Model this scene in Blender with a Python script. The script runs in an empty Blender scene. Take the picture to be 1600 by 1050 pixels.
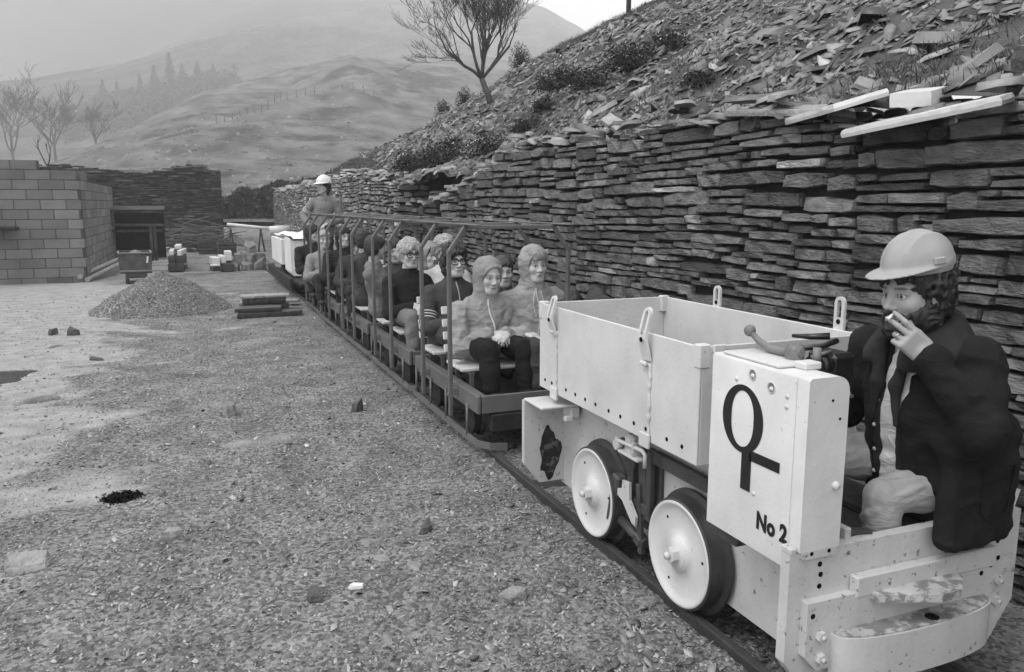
import bpy, math, random
import numpy as np
from mathutils import Vector, Matrix
from mathutils.bvhtree import BVHTree

# ------------------------------------------------------------------ camera, sky, sun, exposure
scene = bpy.context.scene
COL = scene.collection
R = math.radians
cam_d = bpy.data.cameras.new("camera")
cam_d.sensor_width = 36.0
cam_d.lens = 1244.0 / 1600.0 * 36.0
cam_d.clip_start = 0.05
cam_d.clip_end = 5000.0
cam = bpy.data.objects.new("camera", cam_d)
COL.objects.link(cam)
cam.location = (0, 0, 1.52)
cam.rotation_euler = (R(90 - 9.36), 0, R(-21.9))
scene.camera = cam

SUN_EL, SUN_AZ = R(58), R(-105)           # azimuth clockwise from +Y
world = bpy.data.worlds.new("World")
scene.world = world
world.use_nodes = True
wn = world.node_tree.nodes
wl = world.node_tree.links
wn.clear()
sky = wn.new("ShaderNodeTexSky")
sky.sky_type = 'NISHITA'
sky.sun_disc = False
sky.sun_elevation = SUN_EL
sky.sun_rotation = SUN_AZ
sky.air_density = 1.0
sky.dust_density = 6.0
sky.ozone_density = 1.0
bw = wn.new("ShaderNodeRGBToBW")           # black-and-white film: the sky has no hue
ovc = wn.new("ShaderNodeMath"); ovc.operation = 'MULTIPLY_ADD'
ovc.inputs[1].default_value = 0.45
ovc.inputs[2].default_value = 7.8          # even cloud layer under the clear-sky gradient
wbg = wn.new("ShaderNodeBackground")
wbg.inputs["Strength"].default_value = 0.125
wout = wn.new("ShaderNodeOutputWorld")
wl.new(sky.outputs[0], bw.inputs[0])
wl.new(bw.outputs[0], ovc.inputs[0])
wl.new(ovc.outputs[0], wbg.inputs["Color"])
wl.new(wbg.outputs[0], wout.inputs["Surface"])

sun_d = bpy.data.lights.new("sun", 'SUN')
sun_d.energy = 1.1
sun_d.angle = R(20)
sun_d.color = (1, 1, 1)
sun = bpy.data.objects.new("sun", sun_d)
COL.objects.link(sun)
sdir = Vector((math.sin(SUN_AZ) * math.cos(SUN_EL), math.cos(SUN_AZ) * math.cos(SUN_EL), math.sin(SUN_EL)))
sun.rotation_euler = sdir.to_track_quat('Z', 'Y').to_euler()
sun.location = (-10, 0, 30)

scene.render.engine = 'CYCLES'
scene.view_settings.view_transform = 'Standard'
scene.view_settings.look = 'None'
scene.view_settings.exposure = 0.28
scene.view_settings.gamma = 1.0
scene.cycles.volume_bounces = 6
scene.cycles.max_bounces = 8
scene.cycles.use_adaptive_sampling = True
scene.cycles.use_denoising = True

# ------------------------------------------------------------------ helpers
MATS = {}

def mat(name, v, var=0.12, scale=6.0, rough=0.75, bump=0.25, bscale=60.0, spec=0.4, tone=False,
        dirt=0.0, dirt_v=0.03, dscale=9.0, dthr=0.62, metal=0.0, stretch=(1, 1, 1), bdist=0.01, streak=0.0, crease=0.0):
    """grey procedural material: mottled colour, optional per-piece tone, rust or dirt patches, bump"""
    if name in MATS:
        return MATS[name]
    m = bpy.data.materials.new(name)
    m.use_nodes = True
    n, l = m.node_tree.nodes, m.node_tree.links
    p = n["Principled BSDF"]
    tc = n.new("ShaderNodeTexCoord")
    mp = n.new("ShaderNodeMapping"); mp.inputs["Scale"].default_value = stretch
    l.new(tc.outputs["Object"], mp.inputs["Vector"])
    n1 = n.new("ShaderNodeTexNoise"); n1.inputs["Scale"].default_value = scale; n1.inputs["Detail"].default_value = 6
    l.new(mp.outputs[0], n1.inputs["Vector"])
    mr = n.new("ShaderNodeMapRange")
    mr.inputs["From Min"].default_value = 0.25; mr.inputs["From Max"].default_value = 0.75
    mr.inputs["To Min"].default_value = v * (1 - var); mr.inputs["To Max"].default_value = v * (1 + var)
    l.new(n1.outputs["Fac"], mr.inputs["Value"])
    out = mr.outputs[0]
    if tone:
        at = n.new("ShaderNodeAttribute"); at.attribute_name = "tone"
        mu = n.new("ShaderNodeMath"); mu.operation = 'MULTIPLY'
        l.new(out, mu.inputs[0]); l.new(at.outputs["Fac"], mu.inputs[1])
        out = mu.outputs[0]
    if streak > 0:                        # run-down stains
        mp3 = n.new("ShaderNodeMapping"); mp3.inputs["Scale"].default_value = (14, 14, 1.6)
        l.new(tc.outputs["Object"], mp3.inputs["Vector"])
        n4 = n.new("ShaderNodeTexNoise"); n4.inputs["Scale"].default_value = 1.6; n4.inputs["Detail"].default_value = 4
        l.new(mp3.outputs[0], n4.inputs["Vector"])
        m4 = n.new("ShaderNodeMapRange"); m4.inputs["From Min"].default_value = 0.52; m4.inputs["From Max"].default_value = 0.75
        m4.inputs["To Min"].default_value = 1.0; m4.inputs["To Max"].default_value = 1.0 - streak
        l.new(n4.outputs["Fac"], m4.inputs["Value"])
        mu2 = n.new("ShaderNodeMath"); mu2.operation = 'MULTIPLY'
        l.new(out, mu2.inputs[0]); l.new(m4.outputs[0], mu2.inputs[1])
        out = mu2.outputs[0]
    if dirt > 0:
        n2 = n.new("ShaderNodeTexNoise"); n2.inputs["Scale"].default_value = dscale; n2.inputs["Detail"].default_value = 8
        n2.inputs["Roughness"].default_value = 0.68
        l.new(tc.outputs["Object"], n2.inputs["Vector"])
        m2 = n.new("ShaderNodeMapRange"); m2.inputs["From Min"].default_value = dthr; m2.inputs["From Max"].default_value = dthr + 0.06
        m2.inputs["To Max"].default_value = dirt
        l.new(n2.outputs["Fac"], m2.inputs["Value"])
        mx = n.new("ShaderNodeMix"); mx.data_type = 'FLOAT'
        l.new(m2.outputs[0], mx.inputs[0]); l.new(out, mx.inputs[2]); mx.inputs[3].default_value = dirt_v
        out = mx.outputs[0]
    l.new(out, p.inputs["Base Color"])
    p.inputs["Roughness"].default_value = rough
    p.inputs["Specular IOR Level"].default_value = spec
    p.inputs["Metallic"].default_value = metal
    if bump > 0:
        n3 = n.new("ShaderNodeTexNoise"); n3.inputs["Scale"].default_value = bscale; n3.inputs["Detail"].default_value = 6
        l.new(mp.outputs[0], n3.inputs["Vector"])
        b = n.new("ShaderNodeBump"); b.inputs["Strength"].default_value = bump; b.inputs["Distance"].default_value = bdist
        l.new(n3.outputs["Fac"], b.inputs["Height"]); l.new(b.outputs[0], p.inputs["Normal"])
        if crease > 0:                    # sharp wandering folds of cloth
            n6 = n.new("ShaderNodeTexNoise"); n6.inputs["Scale"].default_value = 8; n6.inputs["Detail"].default_value = 2.5; n6.inputs["Distortion"].default_value = 1.6
            mp6 = n.new("ShaderNodeMapping"); mp6.inputs["Scale"].default_value = (.8, .8, 1.5); mp6.inputs["Rotation"].default_value = (.5, .4, 0)
            l.new(tc.outputs["Object"], mp6.inputs["Vector"]); l.new(mp6.outputs[0], n6.inputs["Vector"])
            s6 = n.new("ShaderNodeMath"); s6.operation = 'SUBTRACT'; s6.inputs[1].default_value = .5; l.new(n6.outputs["Fac"], s6.inputs[0])
            a6 = n.new("ShaderNodeMath"); a6.operation = 'ABSOLUTE'; l.new(s6.outputs[0], a6.inputs[0])
            q6 = n.new("ShaderNodeMath"); q6.operation = 'POWER'; q6.inputs[1].default_value = .6; l.new(a6.outputs[0], q6.inputs[0])
            b6 = n.new("ShaderNodeBump"); b6.inputs["Strength"].default_value = crease; b6.inputs["Distance"].default_value = .03; b6.invert = True
            l.new(q6.outputs[0], b6.inputs["Height"]); l.new(b.outputs[0], b6.inputs["Normal"]); l.new(b6.outputs[0], p.inputs["Normal"])
    MATS[name] = m
    return m

def tag(o, label=None, cat=None, group=None, kind=None):
    if label: o["label"] = label
    if cat: o["category"] = cat
    if group: o["group"] = group
    if kind: o["kind"] = kind
    return o

def empty(name, loc, rz=0.0, label=None, cat=None, group=None):
    o = bpy.data.objects.new(name, None)
    o.empty_display_size = 0.1
    COL.objects.link(o)
    o.location = loc
    o.rotation_euler = (0, 0, rz)
    return tag(o, label, cat, group)

def link_mesh(name, me, mats, parent=None, loc=None, rz=0.0, smooth=False):
    for m in (mats if isinstance(mats, (list, tuple)) else [mats]):
        me.materials.append(m)
    o = bpy.data.objects.new(name, me)
    COL.objects.link(o)
    if parent: o.parent = parent
    if loc is not None: o.location = loc
    o.rotation_euler = (0, 0, rz)
    if smooth:
        me.polygons.foreach_set("use_smooth", [True] * len(me.polygons))
    me.update()
    return o

def np_mesh(name, V, F, tone=None, mi=None, vtone=None):
    """mesh from an (n,3) array and an (m,4) or (m,3) array of faces; tone is one float per face"""
    V = np.asarray(V, dtype=np.float32); F = np.asarray(F, dtype=np.int32)
    me = bpy.data.meshes.new(name)
    k = F.shape[1]
    me.vertices.add(len(V)); me.vertices.foreach_set("co", V.ravel())
    me.loops.add(F.size); me.loops.foreach_set("vertex_index", F.ravel())
    me.polygons.add(len(F))
    me.polygons.foreach_set("loop_start", np.arange(len(F), dtype=np.int32) * k)
    me.polygons.foreach_set("loop_total", np.full(len(F), k, dtype=np.int32))
    if mi is not None: me.polygons.foreach_set("material_index", np.asarray(mi, dtype=np.int32))
    if tone is not None:
        a = me.attributes.new("tone", 'FLOAT', 'FACE'); a.data.foreach_set("value", np.asarray(tone, dtype=np.float32))
    if vtone is not None:
        a = me.attributes.new("tone", 'FLOAT', 'POINT'); a.data.foreach_set("value", np.asarray(vtone, dtype=np.float32))
    me.update(calc_edges=True)
    me.validate()
    return me

def rot(ax, ay, az):
    return Matrix.Rotation(az, 3, 'Z') @ Matrix.Rotation(ay, 3, 'Y') @ Matrix.Rotation(ax, 3, 'X')

class MB:
    """collects shapes and links them as one mesh object"""
    def __init__(s): s.v, s.f, s.m, s.t, s.sm = [], [], [], [], []
    def add(s, vs, fs, mi=0, tone=1.0, smooth=False):
        b = len(s.v)
        s.v += [tuple(v) for v in vs]
        for f in fs:
            s.f.append([b + i for i in f]); s.m.append(mi); s.t.append(tone); s.sm.append(smooth)
        return s
    def box(s, c, d, r=(0, 0, 0), mi=0, tone=1.0, ch=0.0):
        """box of size d centred on c; ch bevels its edges"""
        M = rot(*r) if not isinstance(r, Matrix) else r
        hx, hy, hz = d[0] / 2, d[1] / 2, d[2] / 2
        c = Vector(c)
        if ch <= 0:
            vs = [c + M @ Vector((x, y, z)) for z in (-hz, hz) for y in (-hy, hy) for x in (-hx, hx)]
            return s.add(vs, [(0, 2, 3, 1), (4, 5, 7, 6), (0, 1, 5, 4), (2, 6, 7, 3), (0, 4, 6, 2), (1, 3, 7, 5)], mi, tone)
        ch = min(ch, hx * .9, hy * .9, hz * .9)
        vs, ids = [], {}
        for sx in (-1, 1):
            for sy in (-1, 1):
                for sz in (-1, 1):
                    for a in range(3):
                        q = [sx * (hx - ch), sy * (hy - ch), sz * (hz - ch)]
                        q[a] += (sx, sy, sz)[a] * ch
                        ids[(sx, sy, sz, a)] = len(vs); vs.append(c + M @ Vector(q))
        fs = []
        for a in range(3):
            b_, c_ = (a + 1) % 3, (a + 2) % 3
            for sg in (-1, 1):
                def k(p, q):
                    t = [0, 0, 0]; t[a] = sg; t[b_] = p; t[c_] = q
                    return ids[(t[0], t[1], t[2], a)]
                q = [k(-1, -1), k(1, -1), k(1, 1), k(-1, 1)]
                fs.append(q if sg > 0 else q[::-1])
            for p in (-1, 1):
                for q in (-1, 1):              # edge along a
                    def e(sg, w):
                        t = [0, 0, 0]; t[a] = sg; t[b_] = p; t[c_] = q
                        return ids[(t[0], t[1], t[2], w)]
                    fq = [e(-1, b_), e(1, b_), e(1, c_), e(-1, c_)]
                    fs.append(fq if p * q > 0 else fq[::-1])
        for sx in (-1, 1):
            for sy in (-1, 1):
                for sz in (-1, 1):
                    t = [ids[(sx, sy, sz, a)] for a in range(3)]
                    fs.append(t if sx * sy * sz > 0 else t[::-1])
        return s.add(vs, fs, mi, tone)
    def prism(s, poly, a, b, axis='y', mi=0, tone=1.0):
        """polygon (counter-clockwise seen from +axis) swept from a to b along an axis"""
        n = len(poly)
        def P(u, w, t):
            return {'x': (t, u, w), 'y': (w, t, u), 'z': (u, w, t)}[axis]
        vs = [P(u, w, a) for u, w in poly] + [P(u, w, b) for u, w in poly]
        fs = [list(range(n))[::-1], list(range(n, 2 * n))] + [(i, (i + 1) % n, n + (i + 1) % n, n + i) for i in range(n)]
        return s.add(vs, fs, mi, tone)
    def tube(s, pts, r, n=8, mi=0, tone=1.0, closed=False, smooth=True, cap=True, flat=None):
        pts = [Vector(p) for p in pts]
        rs = r if isinstance(r, (list, tuple)) else [r] * len(pts)
        vs, fs, up = [], [], None
        N = len(pts)
        for i, p in enumerate(pts):
            a = pts[(i - 1) % N] if (i > 0 or closed) else p
            b = pts[(i + 1) % N] if (i < N - 1 or closed) else p
            t = (b - a).normalized()
            if up is None:
                up = Vector((0, 0, 1)) if abs(t.z) < .9 else Vector((1, 0, 0))
            u = (up - t * up.dot(t)).normalized(); w = t.cross(u); up = u
            for k in range(n):
                an = 2 * math.pi * (k + .5) / n
                vs.append(p + (u * math.cos(an) * (flat or 1) + w * math.sin(an)) * rs[i])
        for i in range(N if closed else N - 1):
            j = (i + 1) % N
            for k in range(n):
                k2 = (k + 1) % n
                fs.append((i * n + k, i * n + k2, j * n + k2, j * n + k))
        s.add(vs, fs, mi, tone, smooth)
        if cap and not closed:
            b = len(s.v) - len(vs)
            s.f.append([b + k for k in range(n)][::-1]); s.m.append(mi); s.t.append(tone); s.sm.append(False)
            s.f.append([b + (N - 1) * n + k for k in range(n)]); s.m.append(mi); s.t.append(tone); s.sm.append(False)
        return s
    def lathe(s, prof, c, axis='x', n=40, mi=0, tone=1.0, smooth=True, sgn=1):
        """prof: list of (radius, offset along axis)"""
        vs, fs = [], []
        for r, o in prof:
            for k in range(n):
                an = 2 * math.pi * k / n
                q = {'x': (o * sgn, r * math.cos(an), r * math.sin(an)), 'y': (r * math.sin(an), o * sgn, r * math.cos(an)),
                     'z': (r * math.cos(an), r * math.sin(an), o * sgn)}[axis]
                vs.append((c[0] + q[0], c[1] + q[1], c[2] + q[2]))
        for i in range(len(prof) - 1):
            for k in range(n):
                k2 = (k + 1) % n
                f = (i * n + k, i * n + k2, (i + 1) * n + k2, (i + 1) * n + k)
                fs.append(f if sgn > 0 else f[::-1])
        return s.add(vs, fs, mi, tone, smooth)
    def build(s, name, mats, parent=None, loc=None, rz=0.0, tone=False):
        me = bpy.data.meshes.new(name)
        me.from_pydata(s.v, [], s.f)
        me.polygons.foreach_set("material_index", s.m)
        me.polygons.foreach_set("use_smooth", s.sm)
        if tone:
            a = me.attributes.new("tone", 'FLOAT', 'FACE'); a.data.foreach_set("value", s.t)
        return link_mesh(name, me, mats, parent, loc, rz)

def set_smooth_by_angle(o, ang=40):
    me = o.data
    me.polygons.foreach_set("use_smooth", [True] * len(me.polygons))
    import bmesh
    bm = bmesh.new(); bm.from_mesh(me)
    for e in bm.edges:
        e.smooth = not (len(e.link_faces) == 2 and e.calc_face_angle(0) > R(ang)) and len(e.link_faces) == 2
    bm.to_mesh(me); bm.free()

# value noise on arrays
def _h(i, j, k, seed):
    x = (i * 374761393 + j * 668265263 + k * 2147483647 + seed * 1274126177) & 0xffffffff
    x = ((x ^ (x >> 13)) * 1274126177) & 0xffffffff
    return ((x ^ (x >> 16)) & 0xffff) / 65535.0

def noise3(x, y, z, seed=0):
    x, y, z = np.broadcast_arrays(np.asarray(x, float), np.asarray(y, float), np.asarray(z, float))
    xi, yi, zi = np.floor(x).astype(np.int64), np.floor(y).astype(np.int64), np.floor(z).astype(np.int64)
    fx, fy, fz = x - xi, y - yi, z - zi
    fx, fy, fz = fx * fx * (3 - 2 * fx), fy * fy * (3 - 2 * fy), fz * fz * (3 - 2 * fz)
    r = 0
    for a in (0, 1):
        for b in (0, 1):
            for c in (0, 1):
                r = r + _h(xi + a, yi + b, zi + c, seed) * (fx if a else 1 - fx) * (fy if b else 1 - fy) * (fz if c else 1 - fz)
    return r

def fbm(x, y, z=0.0, oct=4, seed=0):
    r, a, t = 0, .5, 0
    x, y, z = np.asarray(x, float), np.asarray(y, float), np.asarray(z, float)
    for o in range(oct):
        r = r + a * noise3(x * 2 ** o, y * 2 ** o, z * 2 ** o, seed + o * 17); t += a; a *= .5
    return r / t
# ------------------------------------------------------------------ materials
M_ground = mat("gravel ground", 0.15, .4, 3.0, .9, .9, 55, .25, bdist=.02)
M_chip = mat("slate chips", 0.285, .15, 30, .55, .3, 90, .45, tone=True)
M_slate = mat("slate stone", 0.115, .65, 9, .34, .9, 34, .5, tone=True, stretch=(1, 1, 3), bdist=.022)
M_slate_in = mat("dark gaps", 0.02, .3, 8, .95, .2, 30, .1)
M_rubble = mat("weathered slate", 0.185, .3, 5, .42, .5, 24, .55, tone=True, bdist=.015)
M_tip = mat("tip soil", 0.075, .5, 2.2, .95, 1.0, 20, .2, bdist=.05)
M_grass = mat("rough grass", 0.085, .35, 1.0, .9, .0, 10, .1, tone=True)
M_bush = mat("heather", 0.045, .3, 3.0, .9, .0, 10, .1, tone=True)
M_bark = mat("bark", 0.07, .4, 9, .9, .6, 40, .2)
M_steel = mat("rusty steel", 0.035, .4, 12, .55, .4, 60, .5)
M_railtop = mat("worn rail", 0.11, .3, 20, .3, .2, 80, .6, metal=.5)
M_wood_d = mat("tarred wood", 0.045, .5, 4, .8, .7, 30, .3, stretch=(1, 6, 6))
M_wood_l = mat("pale planks", 0.55, .15, 5, .8, .4, 30, .3, stretch=(1, 8, 8), dirt=.5, dirt_v=.3, dthr=.66)
M_block = mat("concrete block", 0.17, .18, 3.0, .95, .5, 70, .2, tone=True)
M_mortar = mat("mortar", 0.075, .3, 8, .95, .4, 60, .2)

# ------------------------------------------------------------------ ground
def puddle_dip(x, y):
    n = fbm(x * 1.3, y * 1.3, 3.0, 3, 5) - .5
    d = np.sqrt(((x + 2.25) / .85) ** 2 + ((y - 8.6) / .75) ** 2) + n * .8
    return np.clip(1.15 - d, 0, .6)

def zg(x, y):
    x = np.asarray(x, float); y = np.asarray(y, float)
    z = -0.05 + (fbm(x * .45, y * .45, 0, 3, 1) - .5) * .10 * np.clip((1.5 - x) / 1.5, 0.12, 1)
    z = z + (fbm(x * 3, y * 3, 0, 3, 2) - .5) * .025
    z = z - puddle_dip(x, y) * .16
    z = z + np.clip(y - 22, 0, 400) * .025
    z = z + np.clip(np.abs(x - 1.98) - 40, 0, 200) * .03
    between = (x > 1.74) & (x < 2.22)
    return np.where(between, z - .03, z)

def axis(*seg):
    a = []
    for lo, hi, st in seg:
        a += list(np.arange(lo, hi - 1e-6, st))
    a.append(seg[-1][1])
    return np.array(a)

def grid_mesh(xs, ys, zf):
    X, Y = np.meshgrid(xs, ys, indexing='ij')
    Z = zf(X, Y)
    V = np.stack([X, Y, Z], -1).reshape(-1, 3)
    nx, ny = len(xs), len(ys)
    i = np.arange(nx - 1)[:, None] * ny + np.arange(ny - 1)[None, :]
    F = np.stack([i, i + ny, i + ny + 1, i + 1], -1).reshape(-1, 4)
    return V, F

xs = axis((-220, -60, 16), (-60, -12, 3), (-12, -4, .5), (-4, 2.9, .045), (2.9, 6, .5), (6, 60, 4), (60, 220, 16))
ys = axis((-40, -4, 4), (-4, .4, .4), (.4, 9, .04), (9, 16, .09), (16, 40, .5), (40, 290, 10))
def zg_fine(x, y):
    z = zg(x, y)
    near = np.clip((16 - y) / 8, 0, 1)
    return z + (fbm(x * 22, y * 22, 0, 3, 9) - .5) * .022 * near
V, F = grid_mesh(xs, ys, zg_fine)
gnd = link_mesh("ground", np_mesh("ground", V, F), M_ground, smooth=True)
tag(gnd, kind="structure")
# silt (a pale fine mud left by standing water) and gravel are two real surfaces: mix by place
def ground_nodes():
    m = M_ground; n, l = m.node_tree.nodes, m.node_tree.links
    p = n["Principled BSDF"]
    src = p.inputs["Base Color"].links[0].from_socket
    tc = n.new("ShaderNodeTexCoord")
    vo = n.new("ShaderNodeTexVoronoi"); vo.inputs["Scale"].default_value = 62
    l.new(tc.outputs["Object"], vo.inputs["Vector"])
    cr = n.new("ShaderNodeMapRange"); cr.inputs["To Min"].default_value = .45; cr.inputs["To Max"].default_value = 1.75
    sx = n.new("ShaderNodeSeparateColor"); l.new(vo.outputs["Color"], sx.inputs[0]); l.new(sx.outputs[0], cr.inputs["Value"])
    mu = n.new("ShaderNodeMath"); mu.operation = 'MULTIPLY'; l.new(src, mu.inputs[0]); l.new(cr.outputs[0], mu.inputs[1])
    sep = n.new("ShaderNodeSeparateXYZ"); l.new(tc.outputs["Object"], sep.inputs[0])
    nz = n.new("ShaderNodeTexNoise"); nz.inputs["Scale"].default_value = .9; nz.inputs["Detail"].default_value = 7
    mp = n.new("ShaderNodeMapping"); mp.inputs["Scale"].default_value = (1, 1.6, 1)
    l.new(tc.outputs["Object"], mp.inputs[0]); l.new(mp.outputs[0], nz.inputs["Vector"])
    a = n.new("ShaderNodeMapRange"); a.inputs["From Min"].default_value = -.1; a.inputs["From Max"].default_value = -1.9
    a.inputs["To Min"].default_value = -.14; a.inputs["To Max"].default_value = .26
    l.new(sep.outputs[0], a.inputs["Value"])
    ad = n.new("ShaderNodeMath"); ad.operation = 'ADD'; l.new(nz.outputs["Fac"], ad.inputs[0]); l.new(a.outputs[0], ad.inputs[1])
    # the silt lies from about four metres out
    yb = n.new("ShaderNodeMapRange"); yb.inputs["From Min"].default_value = 3.4; yb.inputs["From Max"].default_value = 5.0
    yb.inputs["To Min"].default_value = -.25; yb.inputs["To Max"].default_value = 0
    l.new(sep.outputs[1], yb.inputs["Value"])
    ad2 = n.new("ShaderNodeMath"); ad2.operation = 'ADD'; l.new(ad.outputs[0], ad2.inputs[0]); l.new(yb.outputs[0], ad2.inputs[1])
    th = n.new("ShaderNodeMapRange"); th.inputs["From Min"].default_value = .47; th.inputs["From Max"].default_value = .56
    l.new(ad2.outputs[0], th.inputs["Value"])
    n5 = n.new("ShaderNodeTexNoise"); n5.inputs["Scale"].default_value = 5; n5.inputs["Detail"].default_value = 8
    l.new(mp.outputs[0], n5.inputs["Vector"])
    m5 = n.new("ShaderNodeMapRange"); m5.inputs["To Min"].default_value = .15; m5.inputs["To Max"].default_value = .46
    l.new(n5.outputs["Fac"], m5.inputs["Value"])
    mx = n.new("ShaderNodeMix"); mx.data_type = 'FLOAT'
    l.new(th.outputs[0], mx.inputs[0]); l.new(mu.outputs[0], mx.inputs[2]); l.new(m5.outputs[0], mx.inputs[3])
    l.new(mx.outputs[0], p.inputs["Base Color"])
ground_nodes()

# puddle: still water in the hollow
xs_, ys_ = np.linspace(-3.4, -.9, 26), np.linspace(7.2, 10.2, 27)
V, F = grid_mesh(xs_, ys_, lambda x, y: np.full_like(x, -.113))
m_w = mat("muddy water", .05, .1, 2, .04, 0, 1, .5)
tag(link_mesh("puddle", np_mesh("puddle", V, F), m_w), kind="structure")

# ------------------------------------------------------------------ slate chips on the ground (uncountable)
def slabs(P, S, T, tilt, rng, nrm=None, thick=.22, aspect=(.5, 1.0), yaw=None, sides=4):
    """flat broken pieces: P centres (n,3), S sizes, tone T; sits in the plane nrm tilted at random"""
    n = len(P)
    an = (np.arange(sides) / sides * 2 * np.pi)[None, :] + rng.uniform(-.38, .38, (n, sides))
    rr = rng.uniform(.6, 1.15, (n, sides)) * .5
    asp = rng.uniform(aspect[0], aspect[1], (n, 1))
    px, py = np.cos(an) * rr * S[:, None], np.sin(an) * rr * S[:, None] * asp
    yw = rng.uniform(0, 2 * np.pi, n) if yaw is None else yaw
    c, s = np.cos(yw)[:, None], np.sin(yw)[:, None]
    px, py = px * c - py * s, px * s + py * c
    h = S * thick * rng.uniform(.5, 1.2, n)
    tx, ty = rng.normal(0, tilt, n), rng.normal(0, tilt, n)
    if nrm is not None: tx, ty = tx + nrm[0], ty + nrm[1]
    sh = rng.uniform(.8, 1.0, (n, 1))
    zt = px * tx[:, None] + py * ty[:, None]
    top = np.stack([P[:, 0:1] + px * sh, P[:, 1:2] + py * sh, P[:, 2:3] + zt + h[:, None] * .5 + rng.uniform(-.12, .12, (n, sides)) * h[:, None]], -1)
    bot = np.stack([P[:, 0:1] + px, P[:, 1:2] + py, P[:, 2:3] + zt - h[:, None] * .5], -1)
    V = np.concatenate([top, bot], 1).reshape(-1, 3)
    b = (np.arange(n) * 2 * sides)[:, None]
    fs = []
    if sides == 4:
        fs.append(b + np.array([[0, 1, 2, 3]]))
    else:                                              # hexagon top as two quads
        fs.append(b + np.array([[0, 1, 2, 3]])); fs.append(b + np.array([[0, 3, 4, 5]]))
    for k in range(sides):
        k2 = (k + 1) % sides
        fs.append(b + np.array([[k, sides + k, sides + k2, k2]]))
    F = np.stack(fs, 1).reshape(-1, 4)
    return V, F, np.repeat(T, len(fs))

rng = np.random.default_rng(7)
N = 130000
u = rng.uniform(0, 1, N)
yy = .7 * (16 / .7) ** (u ** 1.15)                       # denser near the tracks' near end
xx = rng.uniform(-1, 1, N)
half = .35 + yy * .62
cx = .55 + yy * -.05
px = cx + xx * half
keep = (px < 2.9) & (px > -5)
px, yy = px[keep], yy[keep]
clump = fbm(px * 1.1, yy * 1.1, 0, 3, 31)
bigp = np.clip((px + .4) / 1.5, .12, 1) * np.clip(clump * 2.2 - .55, .05, 1.3)
S = np.exp(rng.normal(math.log(.0115), .45, len(px))) * (1 + .25 * np.clip(yy - 2.5, 0, 8) / 4)
big = rng.uniform(0, 1, len(px)) < .075 * bigp
S = np.where(big, rng.uniform(.02, .062, len(px)), S)
S = np.clip(S, .007, .10)
under = (np.abs(px - 1.985) < .36)
zz = zg(px, yy) + S * .10
T = np.clip(rng.lognormal(-.22, .50, len(px)), .18, 1.45) * np.where(big, .74, 1)
T = np.where(rng.uniform(0, 1, len(px)) < .004, 1.9, T)
V, F, tt = slabs(np.stack([px, yy, zz], -1), S, T, .42, rng, thick=.11, aspect=(.3, .9))
tag(link_mesh("gravel_chips", np_mesh("gravel_chips", V, F, tt), M_chip), kind="stuff",
    label="broken slate chips and gravel covering the yard beside the rails")

# ------------------------------------------------------------------ slate tip (the slope of waste slate behind the wall)
YC_X = [2.5, 3.25, 4.5, 6.5, 9.0, 10.3, 14, 30]
YC_Y = [31, 29, 23.0, 20.9, 19.0, 16.2, 12.5, 9]
def zt_s(x, y):
    x = np.asarray(x, float); y = np.asarray(y, float)
    base = .02 + .6 * x + (fbm(x * .5, y * .35, 0, 3, 41) - .5) * .55 + (fbm(x * 1.6, y * 1.6, 0, 3, 42) - .5) * .28
    yc = np.interp(x, YC_X, YC_Y)
    return base - np.clip(y - yc, 0, 40) * .55 - np.clip(12 - y, 0, 20) * .0
xs_, ys_ = axis((3.05, 12, .16), (12, 34, .6)), axis((-14, 0, .6), (0, 24, .16), (24, 46, .6))
V, F = grid_mesh(xs_, ys_, zt_s)
tag(link_mesh("slate_tip", np_mesh("slate_tip", V, F), M_tip, smooth=True), kind="structure")

def grassy(x, y):
    return fbm(x * .33 + 3, y * .22, 0, 3, 55)
rng = np.random.default_rng(11)
N = 100000
px = 3.1 + rng.uniform(0, 1, N) ** 1.2 * 13; yy = rng.uniform(-3, 27, N)
g = grassy(px, yy)
keep = (rng.uniform(0, 1, N) < np.clip((.625 - g) * 8.0, .05, 1)) & (yy < np.interp(px, YC_X, YC_Y) + 1.5)
px, yy = px[keep], yy[keep]
S = np.clip(np.exp(rng.normal(math.log(.095), .52, len(px))), .025, .45)
zz = zt_s(px, yy) + S * .06
T = np.clip(rng.lognormal(-.45, .5, len(px)), .2, 2.2)
V, F, tt = slabs(np.stack([px, yy, zz], -1), S, T, .30, rng, nrm=(.33, 0.0), thick=.12, aspect=(.22, .7), sides=4,
                 yaw=rng.normal(1.35, .7, len(px)))
tag(link_mesh("slate_rubble", np_mesh("slate_rubble", V, F, tt), M_rubble), kind="stuff",
    label="loose slate slabs strewn over the waste tip slope")

def blades(P, H, rng, per=5, spread=.05, lean=.5, w=.012):
    n = len(P) * per
    P = np.repeat(P, per, 0); H = np.repeat(H, per) * rng.uniform(.5, 1.1, n)
    P = P + np.stack([rng.normal(0, spread, n), rng.normal(0, spread, n), np.zeros(n)], -1)
    a = rng.uniform(0, 2 * np.pi, n); ca, sa = np.cos(a), np.sin(a)
    ld = rng.uniform(0, 2 * np.pi, n); ll = rng.uniform(0, lean, n) * H
    ww = w * rng.uniform(.6, 1.5, n)
    v0 = P + np.stack([ca * ww, sa * ww, -.02 + 0 * a], -1); v1 = P - np.stack([ca * ww, sa * ww, .02 + 0 * a], -1)
    v2 = P + np.stack([np.cos(ld) * ll, np.sin(ld) * ll, H], -1)
    V = np.stack([v0, v1, v2], 1).reshape(-1, 3)
    return V, np.arange(n * 3).reshape(-1, 3)

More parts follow.
